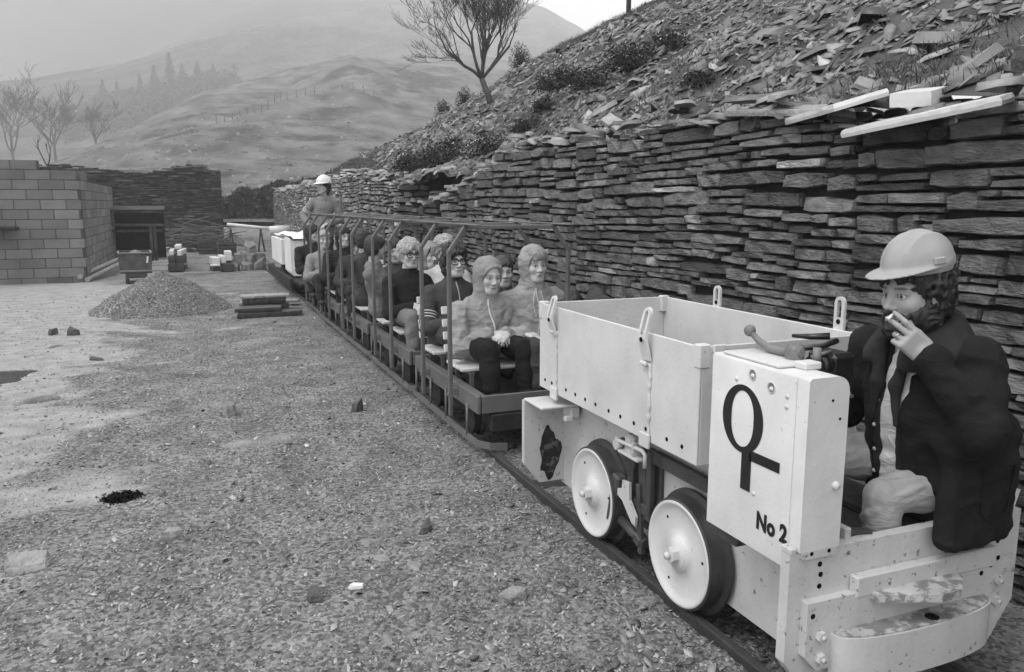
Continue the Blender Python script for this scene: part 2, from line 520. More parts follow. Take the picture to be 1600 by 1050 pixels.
rng = np.random.default_rng(12)
N = 42000
px = 3.2 + rng.uniform(0, 1, N) ** 1.1 * 12; yy = rng.uniform(-1, 25, N)
g = grassy(px, yy)
keep = (rng.uniform(0, 1, N) < np.clip((g - .46) * 8, 0.06, 1)) & (yy < np.interp(px, YC_X, YC_Y) + .5)
px, yy = px[keep], yy[keep]
V, F = blades(np.stack([px, yy, zt_s(px, yy)], -1), np.clip(rng.normal(.055, .02, len(px)), .015, .11), rng, 11, .07, 1.8, .0032)
tn = np.repeat(np.clip(rng.normal(1, .3, len(px)), .4, 2) * (.6 + .8 * fbm(px, yy, 0, 2, 66)), 11)
tag(link_mesh("tip_grass", np_mesh("tip_grass", V, F, tn), M_grass), kind="stuff", label="rough grass tufts growing on the slate tip")

# ------------------------------------------------------------------ far hills
CREST1 = [(-60, 40, .6), (-18.5, 57.1, 1.2), (-16.4, 68.1, 2.4), (-14.4, 78.7, 3.4), (-10.9, 89.3, 5.7), (-7.7, 99.7, 8.4), (-3.0, 115.0, 12.7),
          (3.5, 130.0, 18.1), (15.7, 144.1, 23.4), (28.2, 147.3, 27.9), (38.5, 145.0, 26.4), (49.4, 141.6, 25.5),
          (61.3, 136.9, 24.1), (90, 125, 22)]
CREST2 = [(-300, 300, 30), (-121.4, 360.1, 36.9), (-85.5, 370.3, 44.4), (-52.2, 376.4, 50.6), (-32.2, 388.7, 58.6), (-12.5, 399.8, 66.9), (3.9, 420.0, 79.9),
          (28.6, 439.1, 96.6), (48.3, 447.4, 105.0), (92.0, 450.7, 111.0), (118.7, 444.4, 114.6), (145.3, 436.4, 116.6), (171.6, 426.8, 112.8),
          (187.7, 420.0, 108.7), (200.8, 402.7, 95.1), (217.6, 393.9, 82.9), (258.0, 368.7, 65.1), (420, 300, 50)]
def resample(pts, n, k=1.0):
    p = np.array(pts, float)
    p = np.stack([p[:, 0] * k, p[:, 1] * k, 1.52 + (p[:, 2] - 1.52) * k], -1)
    s = np.r_[0, np.cumsum(np.linalg.norm(np.diff(p[:, :2], axis=0), axis=1))]
    t = np.linspace(0, s[-1], n)
    return np.stack([np.interp(t, s, p[:, k]) for k in range(3)], -1)
def hill(name, crest, foot_f, nu, nv, amp, freq, m, seed, power=1.0, back=.35, k=1.0):
    c = resample(crest, nu, k)
    f = foot_f(c)
    t = np.r_[np.linspace(0, 1, nv), np.linspace(1, 1.5, nv // 4)[1:]]
    tt = np.minimum(t, 1)
    XY = f[:, None, :2] + (c[:, None, :2] - f[:, None, :2]) * t[None, :, None]
    Z = f[:, None, 2] + (c[:, None, 2] - f[:, None, 2]) * (tt ** power)[None, :] - (np.maximum(t - 1, 0) * back)[None, :] * c[:, None, 2]
    nz = fbm(XY[..., 0] * freq, XY[..., 1] * freq, 0, 5, seed) - .5
    Z = Z + nz * amp * np.sin(np.clip(t, 0, 1) * np.pi * .86 + .12)[None, :]
    V = np.concatenate([XY, Z[..., None]], -1).reshape(-1, 3)
    n2 = len(t)
    i = np.arange(nu - 1)[:, None] * n2 + np.arange(n2 - 1)[None, :]
    F = np.stack([i, i + n2, i + n2 + 1, i + 1], -1).reshape(-1, 4)
    o = link_mesh(name, np_mesh(name, V, F), m, smooth=True)
    tag(o, kind="structure")
    return lambda u, t_: (V.reshape(nu, n2, 3)[int(u * (nu - 1)), int(np.clip(t_, 0, 1) * (nv - 1))])
M_hill = mat("hill pasture", .125, .65, .22, .95, 1.0, 1.6, .1, dirt=.8, dirt_v=.035, dscale=.085, dthr=.53, bdist=.7, stretch=(1, .45, 2.0))
M_hill2 = mat("far hillside", .10, .7, .055, .95, 1.0, .40, .1, dirt=.85, dirt_v=.025, dscale=.035, dthr=.50, bdist=3)
def foot1(c):
    d = np.linalg.norm(c[:, :2], axis=1); k = np.minimum(42 / d, .9)
    return np.stack([c[:, 0] * k, c[:, 1] * k, np.full(len(c), .5)], -1)
def foot2(c):
    d = np.linalg.norm(c[:, :2], axis=1); k = 200 / d
    return np.stack([c[:, 0] * k, c[:, 1] * k, np.full(len(c), 1.0)], -1)
KH1, KH2 = 1.6, 1.5
h1 = hill("near_hill", CREST1, foot1, 320, 220, 7.0, .05, M_hill, 71, 1.25, k=KH1)
h2 = hill("far_hill", CREST2, foot2, 320, 140, 34, .011, M_hill2, 72, 1.1, k=KH2)
def bvh_of(o):
    me = o.data
    return BVHTree.FromPolygons([v.co[:] for v in me.vertices], [tuple(p.vertices) for p in me.polygons])
HB = [bvh_of(bpy.data.objects["near_hill"]), bvh_of(bpy.data.objects["far_hill"])]
def hz(x, y, which=None):
    best = float(zg(x, y))
    for i, b in enumerate(HB):
        if which is not None and i != which: continue
        h = b.ray_cast(Vector((x, y, 500)), Vector((0, 0, -1)))
        if h[0] is not None: best = max(best, h[0].z)
    return best

# ------------------------------------------------------------------ dry-stone walls
def stone(mb, o, t, nrm, s0, s1, z0, z1, rng, front=.03, depth=.16, jit=.25):
    """one hewn slate: an uneven face outline, chamfered into the wall"""
    w, h = s1 - s0, z1 - z0
    k = max(2, min(6, int(w / .07)))
    out = []
    tl, tr = rng.uniform(0, jit, 2) * h; bl, br = rng.uniform(0, jit * .6, 2) * h
    for i in range(k + 1):
        u = i / k
        out.append((s0 + w * u, z0 + bl * (1 - u) ** 2 + br * u ** 2 + rng.uniform(0, .09) * h))
    e = rng.uniform(-.25, .25) * h
    for i in range(k + 1):
        u = 1 - i / k
        out.append((s0 + w * u + (e if 0 < i < k else 0) * .3, z1 - tl * (1 - u) ** 2 - tr * u ** 2 - rng.uniform(0, .10) * h))
    fr = front + rng.normal(0, .008)
    tilt_z, tilt_s = rng.normal(0, .10), rng.normal(0, .05)
    sc, zc = (s0 + s1) / 2, (z0 + z1) / 2
    ch = min(.007, h * .08)
    def W(s, z, d): 
        p = o + t * s + nrm * d; return (p.x, p.y, z)
    vs, n = [], len(out)
    for s, z in out: vs.append(W(s, z, -depth))
    for s, z in out: vs.append(W(s, z, fr - .016 + tilt_z * (z - zc) + tilt_s * (s - sc)))
    for s, z in out:
        s_ = sc + (s - sc) * (1 - 2 * ch / w); z_ = zc + (z - zc) * (1 - 2 * ch / h)
        vs.append(W(s_, z_, fr + tilt_z * (z_ - zc) + tilt_s * (s_ - sc) + rng.normal(0, .006)))
    m_ = k + 1
    fs = [(i, (i + 1) % n, n + (i + 1) % n, n + i) for i in range(n)] + [(n + i, n + (i + 1) % n, 2 * n + (i + 1) % n, 2 * n + i) for i in range(n)]
    for i in range(k):                               # face as quads between lower and upper edge
        fs.append((2 * n + i, 2 * n + i + 1, 2 * n + (2 * k - i), 2 * n + (2 * k + 1 - i)))
    tone = float(np.clip(rng.normal(1, .36), .4, 2.1))
    if rng.uniform() < .045: tone = 2.9
    mb.add(vs, fs, 0, tone)

def stone_wall(name, pts, ztop, mats, seed, zbot=-.1, hrange=(.038, .108), lrange=(.09, .46), thick=.55, flip=1, jit=.28, label=None, cat="stone wall"):
    """courses of slates along the polyline pts; ztop(s) is the height of the top"""
    rng = np.random.default_rng(seed)
    mb = MB(); s_acc = 0
    for a, b in zip(pts[:-1], pts[1:]):
        a, b = Vector((a[0], a[1], 0)), Vector((b[0], b[1], 0))
        L = (b - a).length; t = (b - a) / L; nrm = Vector((-t.y, t.x, 0)) * flip
        z = zbot
        while z < 4:
            hc = rng.uniform(*hrange)
            s = rng.uniform(-.3, 0); any_ = False
            while s < L:
                w = rng.uniform(lrange[0], lrange[1]) * (1.25 if hc > .07 else .9)
                s1 = min(s + w, L) if L - (s + w) > .08 else L
                s0 = max(s, 0)
                top = ztop(s_acc + (s0 + s1) / 2)
                if z + hc * .6 < top and s1 - s0 > .04:
                    any_ = True
                    wav = .028 * math.sin((s_acc + s0) * 1.7 + z * 2) + .010 * math.sin((s_acc + s0) * 4.1 + z * 5)
                    g = rng.uniform(.001, .006)
                    r_ = rng.uniform()
                    if r_ < .26 and hc > .07:         # two thin slates share the course
                        m = z + hc * rng.uniform(.35, .65)
                        stone(mb, a, t, nrm, s0 + g, s1 - g, z + wav, m - .003 + wav, rng, jit=jit)
                        c_ = s0 + (s1 - s0) * rng.uniform(.4, .8)
                        stone(mb, a, t, nrm, s0 + g, c_ - g, m + wav, z + hc - .004 + wav, rng, jit=jit)
                        stone(mb, a, t, nrm, c_, s1 - g, m + wav, z + hc - .004 + wav, rng, jit=jit)
                    else:
                        stone(mb, a, t, nrm, s0 + g, s1 - g, z + wav, z + hc - .001 + wav + rng.uniform(-.004, .008), rng, jit=jit)
                s = s1
            z += hc
            if not any_ and z > .5: break
        # dark hearting behind the face stones, stepped to the top
        n = max(2, int(L / .25))
        for i in range(n):
            s0, s1 = L * i / n, L * (i + 1) / n
            tp = min(ztop(s_acc + s0), ztop(s_acc + s1), ztop(s_acc + (s0 + s1) / 2)) - .06
            p0, p1 = a + t * s0, a + t * s1
            q = [p0 - nrm * .03, p1 - nrm * .03, p1 - nrm * thick, p0 - nrm * thick]
            mb.add([(v.x, v.y, zbot) for v in q] + [(v.x, v.y, tp) for v in q],
                   [(0, 1, 5, 4), (1, 2, 6, 5), (2, 3, 7, 6), (3, 0, 4, 7), (4, 5, 6, 7)], 1, 1.0)
        s_acc += L
    o = mb.build(name, mats, tone=True)
    return tag(o, label, cat)

PTS = [(2.92, -2.5), (3.0, 0.6), (3.02, 3.0), (3.02, 6.0), (3.02, 8.0), (3.02, 9.85), (3.55, 9.9)]
def top1(s):
    y = s - 2.5
    return float(np.interp(y, [-2, 1.6, 2.3, 2.9, 3.7, 4.6, 5.6, 6.2, 7.5, 8.0, 8.5, 8.95, 9.8, 10.4], [1.95, 1.97, 1.96, 1.9, 2.03, 2.07, 2.05, 2.07, 2.08, 1.98, 1.83, 1.72, 1.68, 1.68])
                 + .03 * math.sin(s * 7.3) + .02 * math.sin(s * 17))
stone_wall("dry_stone_wall", PTS, top1, [M_slate, M_slate_in], 21,
           label="tall dark dry stone slate wall with ragged top running beside the train", flip=1)
M_slate2 = mat("weathered wall slate", 0.17, .4, 6, .8, .8, 22, .3, tone=True, bdist=.02)
def top2(s):
    return float(np.interp(s, [0, 1.2, 3, 5, 9, 20], [1.86, 1.95, 2.07, 2.06, 2.02, 1.95]) + .05 * math.sin(s * 3.1) + .04 * math.sin(s * 8.3))
stone_wall("rubble_wall", [(3.5, 12.25), (3.02, 12.25), (3.02, 17), (3.02, 24), (3.02, 31.5)], lambda s: top2(max(0, s - .48)), [M_slate2, M_slate_in], 22, hrange=(.04, .12), lrange=(.07, .26), jit=.5,
           label="grey rubble stone wall beyond the gap behind the standing man")
M_slate3 = mat("dark stacked slate", 0.045, .4, 6, .8, .6, 24, .3, tone=True, bdist=.02)
stone_wall("slab_stack", [(3.10, 10.3), (3.10, 11.2), (3.10, 12.2)], lambda s: 1.56 + .03 * math.sin(s * 9), [M_slate3, M_slate_in], 23, hrange=(.05, .16), lrange=(.4, .95),
           label="dark slate slabs stacked in the gap between the two stone walls", cat="slab stack")
def top4(s):
    return float(np.interp(s, [0, 1.4, 1.9, 3.2, 4.2, 4.6, 5.6, 5.75, 6.1], [2.74, 2.84, 2.70, 2.66, 2.66, 2.83, 2.86, 2.80, 2.66]))
stone_wall("slate_building_wall", [(-5.0, 30), (1.1, 30), (1.1, 34)], lambda s: top4(min(s, 6.1)) + .025 * math.sin(s * 5), [M_slate3, M_slate_in], 24, hrange=(.04, .09), lrange=(.15, .5), flip=-1,
           label="black slate wall standing behind the concrete block building")

# loose capping slates along the wall top: uneven slabs lying on the courses
rng = np.random.default_rng(33)
P, S, T = [], [], []
for i in range(420):
    y = rng.uniform(-.5, 9.7)
    x = 3.02 + rng.uniform(-.06, .5)
    P.append((x, y, top1(y + 2.5) + rng.uniform(-.05, .07))); S.append(rng.uniform(.08, .30)); T.append(float(np.clip(rng.normal(.8, .35), .3, 1.8)))
for i in range(560):
    y = rng.uniform(10.2, 31)
    tp = top2(y - 12.25) if y > 12.25 else 1.58
    x = (3.06 if y > 12.25 else 3.15) + rng.uniform(-.08, .6)
    P.append((x, y, tp + rng.uniform(-.05, .10))); S.append(rng.uniform(.12, .45)); T.append(float(np.clip(rng.normal(1.1, .4), .4, 2.3)))
V, F, tt = slabs(np.array(P), np.array(S), np.array(T), .16, rng, thick=.13, aspect=(.35, .8), sides=6, yaw=rng.normal(1.5, .6, len(P)))
tag(link_mesh("capping_rubble", np_mesh("capping_rubble", V, F, tt), M_rubble), kind="stuff", label="loose broken slates heaped along the tops of the stone walls")

# ------------------------------------------------------------------ single big slabs
M_slab_w = mat("wet pale slab", .62, .12, 6, .35, .25, 40, .5, dirt=.4, dirt_v=.25, dthr=.68)
M_slab_g = mat("grey slab", .27, .35, 14, .5, .7, 60, .5, bdist=.02)
M_slab_d = mat("dark slab", .075, .4, 10, .6, .8, 40, .4, bdist=.02)
def slab(name, outline, th, loc, r, m, label, cat="slate slab", group=None, seed=1):
    """a split slate: the outline from above, two faces and a rough broken edge"""
    rng = random.Random(seed)
    pts = []
    n = len(outline)
    for i in range(n):
        a, b = outline[i], outline[(i + 1) % n]
        L = math.hypot(b[0] - a[0], b[1] - a[1]); k = max(1, int(L / .05))
        for j in range(k):
            u = j / k; q = 0 if j == 0 else .006
            pts.append((a[0] + (b[0] - a[0]) * u + rng.uniform(-q, q), a[1] + (b[1] - a[1]) * u + rng.uniform(-q, q)))
    M = rot(*r); mb = MB(); n = len(pts)
    def V3(p, z, s=1): return M @ Vector((p[0] * s, p[1] * s, z))
    vs = [V3(p, -th / 2) for p in pts] + [V3(p, 0 + rng.uniform(-.1, .1) * th, 1.01) for p in pts] + [V3(p, th / 2, .985) for p in pts]
    fs = [(i, (i + 1) % n, n + (i + 1) % n, n + i) for i in range(n)] + [(n + i, n + (i + 1) % n, 2 * n + (i + 1) % n, 2 * n + i) for i in range(n)]
    fs += [list(range(n))[::-1], list(range(2 * n, 3 * n))]
    mb.add(vs, fs)
    return tag(mb.build(name, m, loc=loc), label, cat, group)
slab("slate_slab", [(-.16, -.42), (.02, -.36), (.13, .33), (.02, .44), (-.13, .33)], .032, (2.93, 2.58, 1.895), (R(-5.5), R(-13), R(6)), M_slab_w,
     "long white wet slab jutting from the wall top above the driver", group="pale slabs on the wall top", seed=3)
slab("slate_slab", [(-.1, -.09), (.08, -.1), (.1, .06), (-.05, .1)], .06, (3.03, 2.72, 1.99), (0, R(-12), .4), M_slab_w,
     "small white block lying on the long pale slab", group="pale slabs on the wall top", seed=4)
slab("slate_slab", [(-.2, -.3), (.06, -.34), (.2, .05), (.1, .3), (-.12, .26)], .035, (3.03, 3.22, 2.0), (R(-3), R(-16), R(-10)), M_slab_w,
     "broad pale broken slab lying flat on wall top left of the long white slab", group="pale slabs on the wall top", seed=5)
slab("slate_slab", [(-.14, -.32), (.1, -.26), (.12, .3), (-.08, .33)], .03, (3.05, 3.62, 2.03), (R(4), R(-12), R(14)), M_slab_g,
     "grey split slab with jagged end resting on the wall top", group="pale slabs on the wall top", seed=6)
slab("slate_slab", [(-.07, -.2), (.06, -.15), (.05, .22), (-.06, .14)], .03, (3.12, 5.62, 2.15), (R(20), R(-20), R(-12)), M_slab_g,
     "pale leaning slab propped up where the wall top steps down", group="pale slabs on the wall top", seed=7)
slab("slate_slab", [(-.3, -.75), (.2, -.7), (.3, .3), (.1, .5), (-.25, .4)], .09, (3.1, 1.75, 2.03), (R(6), R(-8), R(8)), M_slab_d,
     "thick black slab on the wall top at the frame edge", group="pale slabs on the wall top", seed=8)
for i, (x, y, w, h, tl, lb) in enumerate([
        (2.80, 6.1, .44, .92, 10, "broad dark upright slab leaning on the wall behind the hooded man"),
        (2.80, 5.55, .46, .90, 12, "dark upright slab leaning on the wall, middle of the leaning three"),
        (2.80, 5.02, .50, .80, 16, "dark rounded slab leaning on the wall just behind the white skip")]):
    slab("leaning_slab", [(-w / 2, 0), (w / 2, 0), (w / 2, h * .85), (w * .3, h), (-w * .36, h * .97), (-w / 2, h * .88)], .07, (x, y, -.05), (R(90), 0, R(90)), M_slab_d, lb, "slate slab", "slabs leaning against the wall", 40 + i)
    o = bpy.data.objects["leaning_slab" + ("" if i == 0 else ".%03d" % i)]
    o.rotation_euler = (0, R(tl), 0)

# stones lying singly about the yard
def rock(name, s, loc, seed, m, label, rz=0, flat=.68, group="single stones lying on the yard"):
    """a split, sharp-edged piece of slate lying with a tilt"""
    rng = np.random.default_rng(seed)
    mb = MB(); n = int(rng.integers(5, 8))
    rr = rng.uniform(.6, 1.2, n); an = np.arange(n) / n * 6.283 + rng.uniform(-.35, .35, n)
    tx, ty = rng.uniform(-.45, .45, 2); ox, oy = rng.uniform(-.12, .12, 2)
    def ring(k, z, j, sh):
        o = []
        for a, r in zip(an, rr):
            x, y = math.cos(a) * r * k + ox * sh, math.sin(a) * r * k + oy * sh
            o.append((x * s[0] / 2, y * s[1] / 2, (z + (x * tx + y * ty) * z + rng.uniform(-j, j)) * s[2]))
        return o
    vs = ring(.96, -.4, 0, 0) + ring(1.0, .35, .12, .3) + ring(.94, .62, .10, .7) + ring(flat + .14, 1.0, .14, 1)
    c = np.mean(np.array(vs[3 * n:]), 0) + np.array([0, 0, .05 * s[2]])
    vs.append(tuple(c))
    fs = [(k * n + i, k * n + (i + 1) % n, (k + 1) * n + (i + 1) % n, (k + 1) * n + i) for k in range(3) for i in range(n)]
    fs += [(3 * n + i, 3 * n + (i + 1) % n, 4 * n) for i in range(n)]
    mb.add(vs, fs)
    z = float(zg(loc[0], loc[1]))
    return tag(mb.build(name, m, loc=(loc[0], loc[1], z), rz=rz), label, "stone", group)
rocks = [
 ((.20, .13, .055), (-.745, 3.83), M_slab_g, "pale grey pointed slate stone at the left edge of the gravel"),
 ((.42, .16, .05), (-1.206, 7.28), M_slab_g, "long flat slate slab lying beside the puddle"),
 ((.13, .10, .09), (.203, 6.16), M_slab_g, "lone blocky grey stone standing on the open middle of the yard"),
 ((.10, .08, .04), (.377, 3.09), M_slab_d, "small black slate fragment near the front of the gravel"),
 ((.13, .09, .03), (1.13, 2.79), M_slab_g, "light grey flat slate nearest the locomotive's front wheel"),
 ((.11, .09, .04), (-.158, 3.92), M_slab_g, "pale square stone on gravel ahead of the dark tuft"),
 ((.17, .07, .03), (.976, 3.56), M_slab_d, "thin dark slate sliver on gravel level with the rear wheel"),
 ((.10, .08, .025), (.825, 3.18), M_slab_g, "pale chip of slate just in front of the thin dark sliver"),
 ((.10, .07, .025), (.705, 3.33), M_slab_g, "pale rounded slate left of the thin dark sliver"),
 ((.14, .10, .08), (-1.38, 10.78), M_slab_d, "dark lump of slate on the mud, right one of a pair"),
 ((.16, .11, .07), (-1.60, 10.85), M_slab_d, "dark lump of slate on the mud, left one of a pair"),
 ((.26, .16, .02), (-1.48, 10.0), M_slab_g, "pale flat slab on the mud in front of two dark lumps"),
 ((.26, .12, .025), (-.95, 9.1), M_slab_d, "flat dark slate on the mud between puddle and gravel heap"),
 ((.10, .03, .02), (.55, 3.1), M_slab_w, "tiny white slate chip beside the small black fragment"),
 ((.12, .09, .07), (1.10, 5.95), M_slab_d, "dark angular stone near the rail below the second coach"),
]
for i, (s, lo, m, lb) in enumerate(rocks): rock("slate_stone", s, lo, 100 + i, m, lb, rz=i * .7)

# ------------------------------------------------------------------ vegetation
def leaf_cloud(name, pos, dims, n, size, rng, m, parent=None, hole=.42, seed=0, up=.3):
    """many small leaf sprays through the volume, thinned by noise so gaps and clumps appear"""
    p = rng.normal(0, .42, (n * 2, 3)); p = p[np.linalg.norm(p, axis=1) < 1]
    p[:, 2] = np.abs(p[:, 2]) if up > 0 else p[:, 2]
    q = fbm(p[:, 0] * 2.6 + seed, p[:, 1] * 2.6, p[:, 2] * 2.6, 2, 200 + seed)
    p = p[q > hole][:n]; q = q[q > hole][:n]
    c = p * np.array(dims)[None, :]
    k = len(c)
    a = rng.normal(0, 1, (k, 3)); a /= np.linalg.norm(a, axis=1)[:, None]
    b = rng.normal(0, 1, (k, 3)); b -= a * (a * b).sum(1)[:, None]; b /= np.linalg.norm(b, axis=1)[:, None]
    s = size * rng.uniform(.5, 1.5, (k, 1))
    V = np.stack([c - a * s, c + b * s * .35, c + a * s, c - b * s * .35], 1).reshape(-1, 3)
    F = np.arange(k * 4).reshape(-1, 4)
    tone = np.clip(rng.normal(1, .35, k), .3, 2.2)
    o = link_mesh(name, np_mesh(name, V, F, tone), m, parent, pos)
    return o
rng = np.random.default_rng(90)
bushes = [
 (3.62, 11.5, .60, .34, "sprawling dark heather bush on the tip above the stacked slabs"),
 (3.58, 13.2, .50, .28, "dark heather bush left of the sprawling one on the tip foot"),
 (3.60, 9.7, .36, .24, "dark bush just behind the far end of the tall wall"),
 (4.33, 10.1, .30, .16, "small low bush between wall end and bare tree"),
 (5.30, 11.2, .50, .26, "wide dark bush in mid slope right of the bare tree"),
 (5.24, 10.1, .42, .24, "dark bush in mid slope right of the wide one"),
 (5.50, 9.4, .50, .28, "big dark bush high on the slope below the pole"),
 (5.95, 9.3, .42, .26, "dark bush high on the slope near the skyline"),
 (4.75, 10.5, .26, .15, "low bush on the slope below the wide dark bush"),
 (7.95, 19.2, .34, .48, "upright dark bush on the skyline right of the bare tree"),
 (6.90, 20.4, .30, .36, "small bush on the skyline left of the bare tree"),
 (6.45, 20.9, .28, .30, "lowest skyline bush left of the bare tree"),
 (4.57, 6.55, .22, .10, "low dark bush in the middle of the grassy slope"),
]
for i, (x, y, r, h, lb) in enumerate(bushes):
    e = empty("heather_bush", (x, y, float(zt_s(x, y)) - .05), 0, lb, "bush", "bushes on the slate tip")
    leaf_cloud("foliage", None, (r, r * .9, h * 1.5), int(5200 * r * r / .5) + 900, .022, rng, M_bush, e, .40, i)
    st = MB()
    for k in range(6):
        a = k * 1.05 + i; st.tube([(0, 0, -.05), (math.cos(a) * r * .3, math.sin(a) * r * .3, h * .5), (math.cos(a) * r * .6, math.sin(a) * r * .6, h * .9)], [.015, .01, .004], 5)
    st.build("stem", M_bark, e)

def bare_tree(name, loc, h, label, seed, levels=5, trunk_r=.09, lean=(0, 0), spread=.5, group=None, m=None, first=.3, kids=(2, 4), cat="tree", minr=.0026, branches=None):
    rnd = random.Random(seed)
    e = empty(name, loc, 0, label, cat, group)
    trunk, twigs = MB(), MB()
    def grow(p, d, L, r, lv):
        n = 4; pts, rs = [p.copy()], [r]; q = p.copy(); dd = d.copy()
        for k in range(n):
            dd = (dd + Vector((rnd.gauss(0, .13), rnd.gauss(0, .13), rnd.gauss(.05, .09)))).normalized()
            q = q + dd * (L / n); pts.append(q.copy()); rs.append(max(minr, r * (1 - .42 * (k + 1) / n)))
        (trunk if lv <= 1 else twigs).tube(pts, rs, 7 if lv < 2 else (5 if lv < 4 else 3), cap=lv < 3)
        if lv >= levels: return
        for c in range(rnd.randint(*kids)):
            f = rnd.uniform(.35, 1.0) if c else 1.0
            k = min(n, int(f * n)); pp = pts[k]
            ax = Vector((rnd.gauss(0, 1), rnd.gauss(0, 1), rnd.gauss(0, .3))).normalized()
            nd = (dd + ax * spread * rnd.uniform(.6, 1.3)).normalized()
            grow(pp, nd, L * rnd.uniform(.6, .85), rs[k] * rnd.uniform(.6, .8), lv + 1)
    base = Vector((0, 0, -.1))
    d0 = Vector((lean[0], lean[1], 1)).normalized()
    L0 = h * first
    pts = [base, base + d0 * L0 * .5 + Vector((.02, 0, 0)), base + d0 * L0]
    trunk.tube(pts, [trunk_r * 1.3, trunk_r, trunk_r * .9], 10)
    for b in (branches or [(-.5, .1, 1, .9), (.45, -.1, 1, .95), (0, .3, 1, .8), (-.1, -.3, 1, .8)]):
        grow(pts[-1].copy(), Vector(b[:3]).normalized(), h * .26 * b[3], trunk_r * .62, 1)
    trunk.build("trunk", m or M_bark, e); twigs.build("crown", m or M_bark, e)
    return e
bare_tree("bare_tree", (6.05, 16.1, float(zt_s(6.05, 16.1))), 3.3, "leafless tree with forked crown on the slate tip skyline", 5, 7, .062, lean=(-.35, .05), spread=.45, first=.22,
          branches=[(-.9, .2, .75, 1.05), (-.25, .2, 1, 1.1), (.12, 0, 1, 1.0), (.75, -.2, .85, 1.1), (.3, .3, 1, .9)])
M_misty = mat("wet bark", 0.05, .3, 5, .9, .3, 20, .1)
for i, (x, y, h, lb) in enumerate([(-30.0, 177.6, 25, "tall bare misty tree at the left edge behind the block building"),
                                   (-23.1, 178.5, 19, "bare misty tree right of the tall one behind the block building"),
                                   (-16.2, 181.5, 12, "small faint bare tree on the hillside right of two taller ones")]):
    bare_tree("winter_tree", (x, y, hz(x, y) - .3), h, lb, 60 + i, 6, .26, spread=.5, group="bare trees in the mist", m=M_misty, minr=.028)
bare_tree("sapling", (-5.45, 39.6, hz(-5.45, 39.6) - .1), 3.6, "forked bare sapling rising behind the block building", 77, 3, .05, spread=.35, m=M_misty, minr=.008, branches=[(-.7, 0, 1, .7), (.6, 0, 1, .7)], first=.82)
def conifer(loc, h, seed, label):
    rnd = np.random.default_rng(seed)
    e = empty("conifer", loc, 0, label, "tree", "conifers in the mist")
    mb = MB(); mb.tube([(0, 0, -1), (0, 0, h * .97)], [h * .022, .03], 6); mb.build("trunk", M_misty, e)
    n = 2600
    t = rnd.uniform(.08, 1, n) ** .8; layer = np.floor(t * 16) / 16
    r = (1 - layer) * h * .30 * rnd.uniform(.15, 1.05, n) * (.75 + .5 * noise3(layer * 9, seed * 1.0, 0, seed))
    a = rnd.uniform(0, 6.283, n)
    c = np.stack([np.cos(a) * r, np.sin(a) * r, layer * h + rnd.uniform(-.02, .04, n) * h - r * .35], -1)
    d = np.stack([np.cos(a), np.sin(a), -.5 + 0 * a], -1) * h * .035; w = np.stack([-np.sin(a), np.cos(a), 0 * a], -1) * h * .013
    V = np.stack([c - d, c + w, c + d, c - w], 1).reshape(-1, 3)
    tn = np.clip(rnd.normal(1, .3, n), .4, 2)
    link_mesh("crown", np_mesh("crown", V, np.arange(n * 4).reshape(-1, 4), tn), M_bush, e)
for i, (x, y, h, lb) in enumerate([(-5.9, 230, 8.5, "tall pointed conifer, leftmost of the middle clump in the mist"), (-2.2, 230, 10.5, "tallest misty conifer in the middle clump"),
        (.8, 228, 7, "shorter dark conifer at the right of the middle clump"), (-17.9, 229, 8, "broad misty conifer apart on the left of the plantation"),
        (-14.8, 231, 6.5, "low misty conifer beside the broad one on the left"), (-9.5, 233, 7.5, "faint conifer between the left pair and the middle clump"),
        (4.5, 233, 7, "faint conifer right of the middle clump"), (8.5, 235, 6, "small faint conifer, rightmost of the plantation")]):
    conifer((x * 1.6, y * 1.6, hz(x * 1.6, y * 1.6, 1) - 1), h * 1.7, 300 + i, lb)
# the plantation below them, read as one dark mass
rng = np.random.default_rng(91)
n = 9000
px, py = rng.uniform(-38, 22, n), rng.uniform(304, 378, n)
zz = np.array([hz(a, b, 1) for a, b in zip(px[:700], py[:700])])
idx = rng.integers(0, 700, n); 
c = np.stack([px[:700][idx] + rng.normal(0, 1.3, n), py[:700][idx] + rng.normal(0, 1.3, n), zz[idx] + rng.uniform(0, 6, n)], -1)
a = rng.normal(0, 1, (n, 3)) * .6; b = rng.normal(0, 1, (n, 3)) * .35
V = np.stack([c - a, c + b, c + a, c - b], 1).reshape(-1, 3)
tag(link_mesh("plantation", np_mesh("plantation", V, np.arange(n * 4).reshape(-1, 4), np.clip(rng.normal(1, .3, n), .4, 2)), M_bush), kind="stuff", label="young conifer plantation on the misty hillside")

# dark hedge bank in front of the hill
rng = np.random.default_rng(92)
n = 16000
u = rng.uniform(0, 1, n)
hx, hy = 1.2 + u * 6.6, 45 - u * .6 + rng.normal(0, .5, n)
hzt = np.interp(u, [0, .2, .5, 1], [1.75, 2.25, 2.75, 3.25]); hzb = .55 + u * .5
c = np.stack([hx, hy, hzb + (hzt - hzb) * rng.uniform(0, 1, n) ** .7 * (.8 + .3 * noise3(hx * 1.5, 0, 0, 4))], -1)
a = rng.normal(0, 1, (n, 3)) * .10; b = rng.normal(0, 1, (n, 3)) * .06
V = np.stack([c - a, c + b, c + a, c - b], 1).reshape(-1, 3)
tag(link_mesh("hedge", np_mesh("hedge", V, np.arange(n * 4).reshape(-1, 4), np.clip(rng.normal(.9, .3, n), .4, 2)), M_bush),
    "dark overgrown hedge bank at the foot of the hill beyond the yard", "hedge")

